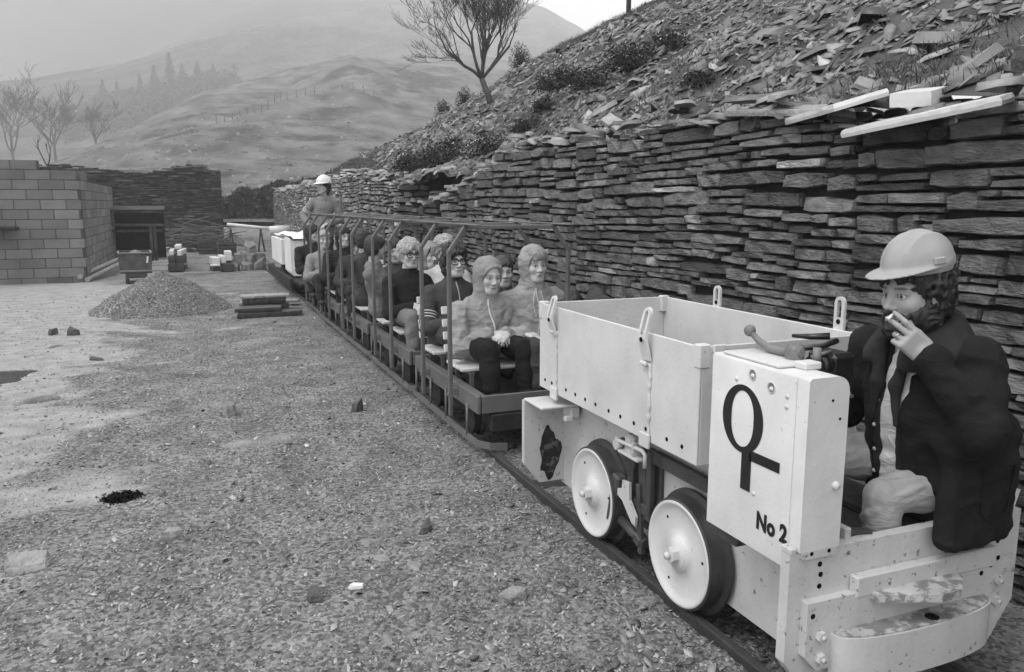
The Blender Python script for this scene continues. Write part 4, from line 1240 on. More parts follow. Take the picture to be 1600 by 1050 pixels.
lug(BX1 + .006, 3.19, 1.0, .135, .0, 'x'); lug(BX1 + .006, 2.40, 1.0, .165, .0, 'x')

# brake gear hanging between the wheels
mb = MB()
mb.box((1.70, 2.72, .52), (.10, .07, .10), ch=.012); mb.tube([(1.64, 2.80, .535), (1.64, 2.78, .53), (1.65, 2.60, .535), (1.65, 2.58, .525), (1.65, 2.58, .47)], .009, 8)
mb.tube([(1.63, 2.79, .51), (1.66, 2.79, .51)], .022, 10)
mb.box((1.66, 2.69, .49), (.06, .16, .012), ch=.003); mb.box((1.66, 2.66, .525), (.05, .012, .06), ch=.003)
LO.part(mb, "brake_bracket", M_white2)
mb = MB()
mb.box((1.69, 2.735, .40), (.03, .045, .24), (R(6), 0, 0), ch=.004); mb.box((1.70, 2.66, .37), (.03, .055, .30), (R(-2), 0, 0), ch=.004)
mb.box((1.69, 2.60, .38), (.025, .035, .30), ch=.004)
mb.box((1.70, 2.42, .51), (.03, .40, .055), ch=.004)
mb.box((1.70, 2.66, .27), (.05, .14, .05), ch=.006)
mb.box((1.68, 2.855, .24), (.05, .06, .24), (R(12), 0, 0), ch=.008); mb.box((1.68, 2.655, .22), (.02, .03, .30), (R(-6), 0, 0), ch=.004)
mb.tube([(1.69, 2.83, .15), (1.69, 2.72, .13), (1.69, 2.62, .12)], .022, 8); mb.box((1.69, 2.66, .125), (.05, .06, .05), (.3, 0, 0), ch=.008)
mb.box((1.73, 2.74, .33), (.02, .34, .34), ch=.004)
LO.part(mb, "brake_rigging", M_gear)
mb = MB(); mb.prism([(y, z) for y, z in [(2.76, .36), (2.705, .365), (2.70, .29), (2.645, .235), (2.65, .195), (2.68, .20), (2.76, .27), (2.80, .28), (2.80, .31), (2.765, .32)]], 1.652, 1.664, 'x'); LO.part(mb, "brake_crank", M_white2)

for o in list(LO.e.children):
    if o.name.startswith("brake_b") or o.name.startswith("brake_r") or o.name.startswith("brake_c"): o.location.y += .085

# control box with lettering
def rr(x0, x1, z0, z1, r, n=6):
    p = [(x0, z0), (x0, z1 - .008), (x0 + .008, z1)]
    p += [(x1 - r + r * math.sin(math.pi / 2 * k / n), z1 - r + r * math.cos(math.pi / 2 * k / n)) for k in range(n + 1)]
    return p + [(x1, z0)]
CB = rr(1.541, 1.684, .482, 1.052, .045)
CF_ = rr(1.541, 1.684, .549, 1.052, .045)
mb = MB(); mb.prism([(z, x) for x, z in CB], 1.707, 2.095, 'y'); mb.prism([(z, x) for x, z in CF_], 1.660, 1.708, 'y'); cbx = LO.part(mb, "control_box", M_white, ang=50)
mb = MB(); mb.prism([(z, x) for x, z in [(1.548, .549), (1.548, .533), (1.556, .525), (1.668, .525), (1.677, .533), (1.677, .549)]], 1.660, 1.668, 'y'); LO.part(mb, "fixing_tab", M_white2)
mb = MB(); mb.box((1.527, 1.688, .553), (.024, .044, .020), ch=.004); LO.part(mb, "plate_lug", M_white2)
mb = MB()
for x in (1.585, 1.648): mb.lathe([(0, 0), (.006, 0), (.006, .0012), (0, .0012)], (x, 1.660, .541), 'y', 12, sgn=-1)
mb.lathe([(0, 0), (.004, 0), (.004, .0015), (0, .0015)], (1.625, 1.660, .985), 'y', 10, sgn=-1)
mb.lathe([(0, 0), (.004, 0), (.004, .0015), (0, .0015)], (1.655, 1.660, .93), 'y', 10, sgn=-1)
LO.part(mb, "box_holes", M_hole)
mb = MB()
mb.lathe([(0, .012), (.010, .010), (.013, .003), (.013, 0)], (1.655, 1.660, .735), 'y', 16, sgn=-1)
LO.part(mb, "front_bolt", M_white)
mb = MB()
for y, z in ((1.898, 1.018), (1.813, .996)):
    mb.lathe([(.014, .001), (.017, .003), (.019, 0)], (1.541, y, z), 'x', 20, sgn=-1)
    mb.lathe([(0, .006), (.007, .005), (.008, 0)], (1.541, y - .002, z - .004), 'x', 12, sgn=-1)
for y, z in ((1.745, .985), (1.972, .990), (1.867, .655), (1.745, .955)):
    mb.lathe([(0, .004), (.006, .003), (.008, 0)], (1.541, y, z), 'x', 12, sgn=-1)
LO.part(mb, "panel_rivets", M_white)
mb = MB()
for y, z in ((1.898, 1.018), (1.813, .996)): mb.lathe([(.0, .0008), (.0135, .0008)], (1.541, y, z), 'x', 20, sgn=-1)
LO.part(mb, "recess", M_rodg)
# emblem: ring with a stem and a slanting tail
mb = MB()
cy, cz, a_, b_ = 1.9355, .872, .0965, .1065
n = 64; vs = []
for k in range(n):
    an = 2 * math.pi * k / n
    vs.append((1.5395, cy - a_ * math.cos(an), cz + b_ * math.sin(an)))
for k in range(n):
    an = 2 * math.pi * k / n
    vs.append((1.5395, cy - (a_ - .044) * math.cos(an) * (1 + .10 * abs(math.sin(an))), cz + (b_ - .0185) * math.sin(an)))
mb.add(vs, [(k, (k + 1) % n, n + (k + 1) % n, n + k) for k in range(n)])
mb.box((1.5395, 1.9075, .715), (.0004, .046, .125)); mb.box((1.5395, 1.826, .768), (.0004, .134, .032))
LO.part(mb, "emblem", M_black)
tcu = bpy.data.curves.new("number_text", 'FONT'); tcu.body = "No 2"; tcu.size = .062; tcu.offset = .0030; tcu.extrude = .0004; tcu.space_character = 1.06
to = bpy.data.objects.new("number_text", tcu); COL.objects.link(to)
bpy.context.view_layer.update()
tme = bpy.data.meshes.new_from_object(to.evaluated_get(bpy.context.evaluated_depsgraph_get()))
bpy.data.objects.remove(to)
tv = np.array([v.co[:] for v in tme.vertices]); lo_, hi_ = tv.min(0), tv.max(0)
tv = (tv - lo_) / np.maximum(hi_ - lo_, 1e-6)
for v, q in zip(tme.vertices, tv): v.co = (1.5391 + .0004 * (1 - q[2]), 1.846 - .134 * q[0], .552 + .058 * q[1])
o = link_mesh("number_lettering", tme, M_black, LO.e, -LO.l)
# levers and instruments on the lid
mb = MB(); mb.box((1.612, 1.93, 1.058), (.12, .26, .010), ch=.003); mb.box((1.64, 1.78, 1.062), (.06, .05, .022), ch=.004); LO.part(mb, "lid_plate", M_white)
mb = MB()
mb.lathe([(0, .045), (.022, .044), (.028, .03), (.028, 0)], (1.665, 1.865, 1.062), 'z', 24)
mb.tube([(1.665, 1.88, 1.082), (1.662, 1.92, 1.075), (1.66, 1.97, 1.077), (1.658, 2.02, 1.093), (1.657, 2.055, 1.113)], [.016, .013, .013, .011, .009], 12)
mb.tube([(1.665, 1.85, 1.085), (1.665, 1.835, 1.085)], .013, 10)
lv = LO.part(mb, "control_lever", M_rodg)
mb = MB()
mb.lathe([(.0, -.019)] + [(.019 * math.cos(t_), .019 * math.sin(t_)) for t_ in np.linspace(-1.4, 1.4, 9)] + [(0, .019)], (1.657, 2.066, 1.120), 'z', 20)
mb.build("ball_knob", M_rodg, lv)
mb = MB(); mb.tube([(1.69, 1.80, 1.06), (1.69, 1.80, 1.105)], .012, 14); LO.part(mb, "stop_pin", M_rodg)
mb = MB()
mb.box((1.84, 1.90, 1.01), (.09, .12, .12), ch=.012); mb.tube([(1.74, 1.86, 1.035), (1.80, 1.88, 1.035)], .036, 16); mb.tube([(1.77, 1.87, 1.04), (1.775, 1.871, 1.04)], .042, 16)
mb.tube([(1.72, 1.90, 1.085), (1.80, 1.89, 1.09), (1.86, 1.90, 1.10)], .009, 8); mb.tube([(1.86, 1.93, 1.11), (1.82, 1.97, 1.105), (1.80, 2.03, 1.10)], [.012, .010, .006], 8)
LO.part(mb, "brake_valve", mat("black iron", .012, .3, 10, .3, .2, 60, .6))
mb = MB(); mb.tube([(1.70, 1.83, 1.073), (1.80, 1.86, 1.077)], .006, 8); mb.tube([(1.735, 1.725, .98), (1.775, 1.74, .965)], .006, 6); mb.tube([(1.735, 1.735, .975), (1.77, 1.745, .975)], .005, 6); LO.part(mb, "cable", M_rodg)
mb = MB(); mb.prism([(y, z) for y, z in [(1.96, .482), (2.085, .482), (2.085, .445), (2.065, .43), (1.98, .43)]], 1.575, 1.68, 'x'); LO.part(mb, "sand_box", M_gear)
mb = MB(); mb.box((2.25, 1.98, .50), (.40, .50, .04), ch=.01); mb.box((2.40, 2.0, .42), (.03, .5, .20), ch=.004); LO.part(mb, "seat", M_gear)
mb = MB(); mb.box((1.74, 1.735, .55), (.05, .03, .025), (0, 0, .5), ch=.004); mb.tube([(1.745, 1.73, .545), (1.745, 1.73, .59)], .008, 8); mb.box((1.80, 1.72, .552), (.10, .03, .008), (0, 0, -.3)); LO.part(mb, "latch", M_gear)
mb = MB(); mb.prism([(z, x) for x, z in [(2.40, .545), (2.455, .545), (2.475, .60), (2.41, .615)]], 1.69, 1.698, 'y'); LO.part(mb, "bent_corner", M_white)

# ------------------------------------------------------------------ coaches
M_cframe = mat("painted coach frame", .12, .25, 5, .5, .3, 50, .45, dirt=.5, dirt_v=.05, dscale=8, dthr=.62)
M_ctube = mat("coach hoop paint", .115, .2, 5, .45, .2, 50, .45)
M_under = mat("coach underframe", .022, .4, 8, .8, .3, 40, .3)
M_floor = mat("coach floor", .05, .4, 6, .8, .4, 30, .3)
M_seatw = mat("varnished seat slat", .60, .10, 7, .5, .2, 40, .4, stretch=(1, 6, 6), dirt=.3, dirt_v=.3, dthr=.66)
CLEN = 1.50
def make_coach(label):
    e = empty("coach", (0, 0, 0), 0, label, "coach", "open passenger coaches of the train")
    def part(mb, name, m, parent=None, ang=None):
        o = mb.build(name, m, parent or e)
        if ang: set_smooth_by_angle(o, ang)
        return o
    mb = MB()
    for sx in (-1, 1): mb.box((sx * .368, CLEN / 2, .28), (.022, CLEN, .115), ch=.004); mb.box((sx * .345, CLEN / 2, .334), (.05, CLEN - .05, .008))
    for y in (0, CLEN): mb.box((0, y + (.011 if y == 0 else -.011), .28), (.698, .022, .115), ch=.004)
    part(mb, "frame", M_cframe)
    mb = MB(); mb.box((0, CLEN / 2, .232), (.69, CLEN - .05, .012)); part(mb, "floor", M_floor)
    mb = MB(); mb.box((0, CLEN / 2, .15), (.52, CLEN - .12, .14), ch=.02); mb.box((0, .02, .155), (.58, .05, .12), ch=.01); part(mb, "underframe", M_under)
    for yy in (.36, 1.14):
        for sx in (-1, 1):
            mb = MB(); mb.lathe([(0, .0), (.10, .0), (.10, -.05), (.12, -.055), (.12, -.075), (0, -.075)], (sx * .31, yy, .102), 'x', 24, sgn=sx); part(mb, "wheel", M_under, ang=40)
    for sx in (-1, 1):                                          # low guard bar with a turned-in end, hung on thin rods
        mb = MB(); x = sx * .395
        pts = [(x - sx * .16, -.13, .035), (x - sx * .06, -.10, .04), (x, -.02, .045), (x, .3, .045), (x, .8, .045), (x, 1.3, .045), (x, CLEN + .0, .045), (x - sx * .05, CLEN + .06, .04)]
        for a, b in zip(pts[:-1], pts[1:]):
            a, b = Vector(a), Vector(b); d = b - a
            mb.box((a + b) / 2, (.010, d.length + .006, .045), (0, 0, math.atan2(-d.x, d.y)))
        part(mb, "guard_bar", M_cframe)
        for yy in (.16, .62, 1.0, 1.40):
            mb = MB(); mb.tube([(x, yy, .05), (x, yy, .26)], .009, 8)
            part(mb, "guard_rod", M_cframe)
    for yy in (.40, 1.07):
        mb = MB(); t = .028
        pts = [(-.43, .13), (-.43, 1.215), (-.318, 1.375), (.318, 1.375), (.43, 1.215), (.43, .13)]
        for (x0, z0), (x1, z1) in zip(pts[:-1], pts[1:]):
            d = Vector((x1 - x0, 0, z1 - z0)); c = Vector(((x0 + x1) / 2, yy, (z0 + z1) / 2))
            mb.box(c, (t, t, d.length + t * .55), (0, math.atan2(d.x, d.z), 0), ch=.005)
        part(mb, "hoop", M_ctube)
        for sx in (-1, 1):
            mb = MB(); mb.box((sx * .395, yy, .29), (.05, .03, .05), ch=.005); mb.tube([(sx * .452, yy, .27), (sx * .44, yy, .27)], .012, 8)
            part(mb, "hoop_bracket", M_cframe)
    for sx in (-1, 1):
        mb = MB(); mb.box((sx * .318, .83, 1.394), (.034, 1.42, .010), ch=.003); part(mb, "roof_rail", M_ctube)
    for k, y0 in enumerate((.37, 1.03)):
        mb = MB()
        for j in range(5): mb.box((0, y0 + .035 + j * .070, .430), (.72, .058, .024), ch=.005)
        bench = part(mb, "bench", M_seatw)
        mb = MB()
        for j in range(4): mb.box((0, y0 + .395 + j * .018, .515 + j * .088), (.72, .022, .056), (R(-12), 0, 0), ch=.005)
        part(mb, "backrest", M_seatw, bench)
        for sx in (-1, 1):
            mb = MB()
            mb.box((sx * .28, y0 + .18, .405), (.03, .34, .03)); mb.box((sx * .28, y0 + .03, .32), (.025, .025, .17)); mb.box((sx * .28, y0 + .34, .32), (.025, .025, .17))
            mb.box((sx * .28, y0 + .435, .62), (.03, .022, .45), (R(-12), 0, 0))
            part(mb, "bench_leg", M_ctube, bench)
    mb = MB(); mb.box((0, CLEN + .09, .20), (.07, .22, .05), ch=.01); part(mb, "coupling", M_under)
    return e
def copy_tree(o, parent=None):
    c = o.copy(); COL.objects.link(c); c.parent = parent
    for ch in list(o.children): copy_tree(ch, c)
    return c
CF = [4.57, 6.24, 7.92, 9.54, 11.12]
clabs = ["open grey coach right behind the white locomotive, carrying the woman and man in hooded anoraks", "second open coach, carrying the blond boy in glasses",
         "third open coach, carrying children in dark hair turned aside", "fourth open coach, half hidden by the third", "rearmost open coach, next to the white rear locomotive"]
proto = make_coach(clabs[0])
for i, y in enumerate(CF):
    o = proto if i == 0 else copy_tree(proto)
    o.location = (RC + (-.0, -.0, -.0, 0.0, .02)[i], y, 0); o.rotation_euler = (0, 0, 0); o["label"] = clabs[i]

# ------------------------------------------------------------------ rear locomotive and its load
RL = Root("rear_locomotive", (1.985, 15.4, 0), "white box bodied locomotive at the rear of the train, below the standing man", "locomotive")
M_white3 = mat("rear white enamel", .72, .08, 3, .5, .2, 40, .4, dirt=.8, dirt_v=.12, dscale=7, dthr=.68, streak=.2)
mb = MB()
prf = [(1.60, .36), (1.60, .94), (2.38, .94), (2.38, .36), (2.34, .30), (1.64, .30)]
mb.prism([(z, x) for x, z in prf], 14.2, 15.15, 'y'); mb.prism([(z, x) for x, z in [(1.57, .42), (1.57, .88), (2.40, .88), (2.40, .42)]], 15.4, 17.3, 'y')
RL.part(mb, "box_body", M_white3)
mb = MB(); mb.box((1.99, 14.19, .80), (.68, .012, .20), ch=.004); mb.box((1.99, 14.19, .50), (.68, .012, .16), ch=.004); RL.part(mb, "end_panel", M_white3)
mb = MB(); mb.box((1.80, 14.18, .93), (.34, .03, .02)); mb.tube([(1.62, 14.18, .95), (1.60, 14.3, .97)], .02, 8); RL.part(mb, "handle", M_under)
mb = MB()
for sx in (-1, 1): mb.box((1.985 + sx * .42, 15.9, .20), (.08, 3.9, .16), ch=.01)
mb.box((1.985, 13.96, .20), (.9, .06, .16), ch=.01); mb.box((1.985, 15.9, .15), (.6, 3.7, .1))
RL.part(mb, "frame", M_under)
for y in (14.7, 16.2):
    for sx in (-1, 1):
        mb = MB(); mb.lathe([(0, 0), (.2, 0), (.2, -.05), (.23, -.06), (.23, -.08), (0, -.08)], (1.985 + sx * .34, y, .205), 'x', 28, sgn=sx); RL.part(mb, "wheel", M_under)
mb = MB()
rnd = random.Random(6)
V_, F_ = grid_mesh(np.linspace(1.62, 2.36, 20), np.linspace(14.3, 17.2, 40), lambda x, y: .90 + .16 * np.clip(fbm(x * 3, y * 1.6, 0, 3, 8) - .3, 0, 1) + .04 * noise3(x * 9, y * 5, 0, 2))
o = link_mesh("tarpaulin", np_mesh("tarpaulin", V_, F_), M_white3, smooth=True); tag(o, "crumpled white sheet bulging over the top of the rear locomotive", "tarpaulin")
# ------------------------------------------------------------------ people: signed-distance figures turned into one skin each
class Field:
    def __init__(s, lo, hi, h):
        s.lo = np.array(lo, float); s.h = h
        n = np.ceil((np.array(hi) - s.lo) / h).astype(int) + 1
        s.ax = [s.lo[i] + np.arange(n[i]) * h for i in range(3)]
        s.d = np.full(tuple(n), 1.0, np.float32)
    def _sl(s, lo, hi):
        r = []
        for i in range(3):
            a = int(np.floor((lo[i] - s.lo[i]) / s.h)); b = int(np.ceil((hi[i] - s.lo[i]) / s.h)) + 1
            r.append(slice(max(a, 0), max(min(b, len(s.ax[i])), 0)))
        return tuple(r)
    def op(s, lo, hi, fn, k=.01, mode='u'):
        m = k + 3 * s.h
        sl = s._sl(np.array(lo) - m, np.array(hi) + m)
        X, Y, Z = s.ax[0][sl[0]][:, None, None], s.ax[1][sl[1]][None, :, None], s.ax[2][sl[2]][None, None, :]
        if X.size == 0 or Y.size == 0 or Z.size == 0: return s
        b = fn(X, Y, Z).astype(np.float32); a = s.d[sl]
        if mode == 'u':
            h = np.maximum(k - np.abs(a - b), 0) / k; s.d[sl] = np.minimum(a, b) - h * h * k * .25
        elif mode == 's':
            b = -b; h = np.maximum(k - np.abs(a - b), 0) / k; s.d[sl] = np.maximum(a, b) + h * h * k * .25
        return s
    def ell(s, c, r, M=None, k=.02, mode='u'):
        c, r = np.array(c, float), np.array(r, float)
        Mn = np.eye(3) if M is None else np.array(M)
        ext = np.sqrt(((Mn * r[None, :]) ** 2).sum(1))
        def fn(X, Y, Z):
            x, y, z = X - c[0], Y - c[1], Z - c[2]
            u = [Mn[0, i] * x + Mn[1, i] * y + Mn[2, i] * z for i in range(3)]
            k0 = np.sqrt(sum((u[i] / r[i]) ** 2 for i in range(3))); k1 = np.sqrt(sum((u[i] / r[i] ** 2) ** 2 for i in range(3)))
            return k0 * (k0 - 1) / np.maximum(k1, 1e-6)
        return s.op(c - ext, c + ext, fn, k, mode)
    def cap(s, a, b, ra, rb, k=.02, mode='u'):
        a, b = np.array(a, float), np.array(b, float); ba = b - a; L = max(float(ba @ ba), 1e-9); R_ = max(ra, rb)
        def fn(X, Y, Z):
            x, y, z = X - a[0], Y - a[1], Z - a[2]
            t = np.clip((x * ba[0] + y * ba[1] + z * ba[2]) / L, 0, 1)
            return np.sqrt((x - t * ba[0]) ** 2 + (y - t * ba[1]) ** 2 + (z - t * ba[2]) ** 2) - (ra + (rb - ra) * t)
        return s.op(np.minimum(a, b) - R_, np.maximum(a, b) + R_, fn, k, mode)
    def path(s, pts, rs, k=.02, mode='u'):
        for i in range(len(pts) - 1): s.cap(pts[i], pts[i + 1], rs[i], rs[i + 1], k, mode)
        return s
    def box(s, c, hd, r, M=None, k=.01, mode='u'):
        c, hd = np.array(c, float), np.array(hd, float); Mn = np.eye(3) if M is None else np.array(M)
        ext = (np.abs(Mn) * hd[None, :]).sum(1)
        def fn(X, Y, Z):
            x, y, z = X - c[0], Y - c[1], Z - c[2]
            q = [np.abs(Mn[0, i] * x + Mn[1, i] * y + Mn[2, i] * z) - hd[i] + r for i in range(3)]
            return np.sqrt(sum(np.maximum(v, 0) ** 2 for v in q)) + np.minimum(np.maximum(np.maximum(q[0], q[1]), q[2]), 0) - r
        return s.op(c - ext, c + ext, fn, k, mode)
    def wrinkle(s, amp, f, seed, ridge=True, mask=None):
        idx = np.nonzero(np.abs(s.d) < amp * 2 + 2 * s.h)
        x, y, z = s.ax[0][idx[0]], s.ax[1][idx[1]], s.ax[2][idx[2]]
        wx = noise3(x * 7, y * 7, z * 7, seed + 5) * .9
        n = noise3(x * f[0] + wx, y * f[1] + wx, z * f[2] + wx * 1.5, seed)
        n2 = noise3(x * f[0] * 2.3, y * f[1] * 2.3, z * f[2] * 2.3 + wx, seed + 9)
        if ridge: n = 1 - np.abs(2 * n - 1) * 1.6
        w = amp * ((n - .4) + .35 * (n2 - .5))
        if mask is not None: w = w * mask(x, y, z)
        s.d[idx] -= w.astype(np.float32)
        return s
    def mesh(s):
        d, h = s.d, s.h
        sg = d < 0
        c = [sg[i:sg.shape[0] - 1 + i, j:sg.shape[1] - 1 + j, k:sg.shape[2] - 1 + k] for i in (0, 1) for j in (0, 1) for k in (0, 1)]
        cnt = sum(x.astype(np.int8) for x in c)
        I = np.nonzero((cnt > 0) & (cnt < 8))
        val = np.stack([d[I[0] + i, I[1] + j, I[2] + k] for i in (0, 1) for j in (0, 1) for k in (0, 1)], -1)
        co = np.array([(i, j, k) for i in (0, 1) for j in (0, 1) for k in (0, 1)], float)
        acc = np.zeros((len(I[0]), 3)); n = np.zeros(len(I[0]))
        for a in range(8):
            for b in range(a + 1, 8):
                if abs(co[a] - co[b]).sum() != 1: continue
                va, vb = val[:, a], val[:, b]; m = (va < 0) != (vb < 0)
                t = np.where(m, va / np.where(m, va - vb, 1), 0)
                acc += np.where(m[:, None], co[a] + (co[b] - co[a]) * t[:, None], 0); n += m
        V = s.lo + h * (np.stack(I, -1) + acc / n[:, None])
        ix = np.full(tuple(x - 1 for x in d.shape), -1, np.int64); ix[I] = np.arange(len(V))
        F = []
        for ax_ in range(3):
            u, w = (ax_ + 1) % 3, (ax_ + 2) % 3
            a = np.take(sg, range(0, sg.shape[ax_] - 1), ax_); b = np.take(sg, range(1, sg.shape[ax_]), ax_)
            E = np.stack(np.nonzero(a != b), -1)
            E = E[(E[:, u] > 0) & (E[:, w] > 0) & (E[:, u] < ix.shape[u]) & (E[:, w] < ix.shape[w])]
            def g(du, dw):
                q = E.copy(); q[:, u] += du; q[:, w] += dw
                return ix[q[:, 0], q[:, 1], q[:, 2]]
            f = np.stack([g(-1, -1), g(0, -1), g(0, 0), g(-1, 0)], -1)
            inside = a[E[:, 0], E[:, 1], E[:, 2]]
            f[~inside] = f[~inside][:, ::-1]
            F.append(f)
        F = np.concatenate(F); F = F[(F >= 0).all(1)]
        return V, F

def sdf_obj(name, f, mats, parent=None, loc=None, classify=None):
    V, F = f.mesh()
    if len(F) == 0: return None
    vt = None
    if classify is not None:
        vt = classify(V)
    return link_mesh(name, np_mesh(name, V, F, vtone=vt), mats, parent, loc, smooth=True)

def skin_mat(v): return mat("skin %.2f" % v, v, .10, 12, .55, .12, 160, .35, bdist=.002, tone=True)
M_eye = mat("eye white", .42, .05, 10, .25, 0, 10, .5)
M_iris = mat("eye and brow dark", .02, .1, 10, .4, 0, 10, .4)
M_lip = mat("lips", .30, .1, 20, .5, 0, 10, .4)
def cloth(name, v, var=.18, rough=.9, bump=.35, bscale=220, crease=.34): return mat(name, v, var, 14, rough, bump, bscale, .2, bdist=.002, crease=crease)
def hair_mat(v): return mat("hair %.2f" % v, v, .45, 60, .55, .6, 120, .4, stretch=(1, 1, .35), bdist=.004)
M_shoe = mat("shoe leather", .02, .3, 20, .5, .2, 80, .4)

def frame_of(fwd, up=(0, 0, 1)):
    f = Vector(fwd).normalized(); u = Vector(up); r = f.cross(u).normalized(); u = r.cross(f).normalized()
    return np.array([[r.x, f.x, u.x], [r.y, f.y, u.y], [r.z, f.z, u.z]])        # columns right, forward, up

def put_head(f, O, M, s=1.0, fem=False, ears=True, jaw=1.0, mouth_open=0.0, smile=0.0):
    """O is the point between the eyes' centres in the middle of the head; M columns are right, forward, up"""
    O = np.array(O)
    W = lambda x, y, z: O + M @ (np.array([x, y, z]) * s)
    e = lambda c, r, k=.02, mode='u', M2=M: f.ell(W(*c), np.array(r) * s, M2, k * s, mode)
    c = lambda a, b, ra, rb, k=.015, mode='u': f.cap(W(*a), W(*b), ra * s, rb * s, k * s, mode)
    e((0, -.012, .045), (.074, .094, .078)); e((0, -.03, .02), (.070, .078, .075))
    e((0, .030, -.030), (.060 * jaw, .058, .080), .03); c((-.017 * jaw, .060, -.097), (.017 * jaw, .060, -.097), .019, .019, .03); e((0, .070, -.098), (.017, .014, .015), .02)
    for x in (-1, 1):
        c((x * .060 * jaw, .0, -.050), (x * .024, .055, -.096), .015, .015, .03)
        e((x * .043, .058, -.026), (.020, .022, .020), .025)
    c((-.042, .070, .024), (0, .078, .021), .011, .010, .018); c((.042, .070, .024), (0, .078, .021), .011, .010, .018)
    for x in (-1, 1): e((x * .032, .093, .000), (.020, .021, .0135), .012, 's')
    for x in (-1, 1):
        e((x * .032, .068, .000), (.0135, .0135, .0125), .003); c((x * .045, .072, .0075), (x * .020, .0765, .0085), .0045, .0045, .006); c((x * .044, .073, -.010), (x * .020, .077, -.0105), .004, .004, .008)
    c((0, .082, .012), (0, .101, -.026), .0075, .0105, .012); e((0, .104, -.031), (.011, .011, .009), .008)
    for x in (-1, 1): e((x * .0125, .093, -.036), (.0075, .010, .007), .006)
    c((-.018, .082, -.060), (.018, .082, -.060), .0075, .0075, .008); e((0, .090, -.0595), (.014, .006, .0055), .006)
    c((-.014, .083, -.073), (.014, .083, -.073), .0075, .0075, .008)
    for x in (-1, 1): c((0, .0905, -.0665), (x * .019, .085, -.0725 + .009 * smile), .0016, .0016, .003, 's')
    if ears:
        for x in (-1, 1): e((x * .074, -.012, -.010), (.010, .019, .032), .008); e((x * .082, -.002, -.012), (.006, .009, .017), .006, 's')
    return W

def sst(a, b, x): 
    t = np.clip((x - a) / (b - a), 0, 1); return t * t * (3 - 2 * t)
def face_classes(O, M, s, fem=False, v=.4, soft=.0022, smile=0):
    """tone of the skin at each point: eyes, lashes, brows and lips have their own"""
    O = np.array(O)
    def cl(P):
        q = (P - O) @ M / s
        x, y, z = np.abs(q[:, 0]), q[:, 1], q[:, 2]
        t = np.ones(len(P)); w = soft
        def blend(m, val): 
            nonlocal t; t = t * (1 - m) + val * m
        fr = (y > .05)
        ex, ez = (x - .032) / .0150, (z - .0005) / .0078
        d = np.sqrt(ex ** 2 + ez ** 2)
        blend((1 - sst(1.0, 1.55, d)) * fr * .75, .35)                     # lashes
        blend((1 - sst(.70, 1.0, d)) * fr, .52 / v)
        blend((1 - sst(.0050, .0080, np.sqrt((x - .032) ** 2 + (z - .001) ** 2))) * fr, .03 / v)
        zb = .0255 - .10 * np.maximum(x - .040, 0)
        blend((1 - sst(.0018, .0060, np.abs(z - zb))) * sst(.010, .018, x) * (1 - sst(.048, .058, x)) * fr * (.55 if fem else .85), .10)
        blend((1 - sst(.7, 1.1, np.sqrt((x / .0185) ** 2 + ((z + .0665) / .0115) ** 2))) * (y > .07), .68)
        blend((1 - sst(.0008, .0035, np.abs(z + .0665 + .32 * x * (1 - 1.5 * smile)))) * (1 - sst(.014, .021, x)) * (y > .07), .35)
        return t
    return cl

def put_hand(f, wrist, fd, pn, curl=(.5, .6, .7, .8), spread=.10, side=1, s=1.0, thumb=.7, thumb_in=.5):
    """palm, four jointed fingers and a thumb. fd: towards the fingers, pn: out of the palm; side +1 puts the thumb at fd x pn"""
    fd = np.array(Vector(fd).normalized()); pn = np.array(pn, float); pn = pn - fd * (pn @ fd); pn /= np.linalg.norm(pn)
    sd = np.cross(fd, pn) * side; w = np.array(wrist, float)
    M = np.stack([sd, fd, pn], -1)
    f.cap(w - fd * .02 * s, w + fd * .02 * s, .024 * s, .026 * s, .02 * s)
    f.box(w + fd * .05 * s, np.array([.040, .048, .0135]) * s, .012 * s, M, .015 * s)
    tips = []
    for i, (o, L) in enumerate(zip((.030, .010, -.011, -.030), (.92, 1.0, .95, .76))):
        p = w + fd * (.094 - .004 * abs(i - 1.2)) * s + sd * o * s; d = fd + sd * spread * (1.3 - i) * .5; d /= np.linalg.norm(d)
        ang = 0
        for j, (l, r0, r1) in enumerate(((.042, .0098, .0088), (.027, .0088, .0080), (.021, .0080, .0066))):
            ang += curl[i] * (.8, 1.0, .7)[j]
            dd = d * math.cos(ang) + pn * math.sin(ang)
            q = p + dd * l * L * s; f.cap(p, q, r0 * s, r1 * s, .003 * s); p = q
        tips.append(p)
    p = w + fd * .028 * s + sd * .030 * s
    d1 = fd * .70 + sd * thumb + pn * .35 * thumb_in; d1 /= np.linalg.norm(d1)
    q = p + d1 * .042 * s; f.cap(p, q, .0135 * s, .0108 * s, .008 * s)
    d2 = fd * .95 + sd * (thumb * .35) + pn * thumb_in; d2 /= np.linalg.norm(d2)
    q2 = q + d2 * .030 * s; f.cap(q, q2, .0108 * s, .0095 * s, .004 * s); q3 = q2 + d2 * .022 * s; f.cap(q2, q3, .0095 * s, .0075 * s, .004 * s)
    return tips

def lerp(a, b, t): return np.array(a) * (1 - t) + np.array(b) * t

def on_surface(bvh, p, d):
    h = bvh.ray_cast(Vector(p), Vector(d)); return h[0]

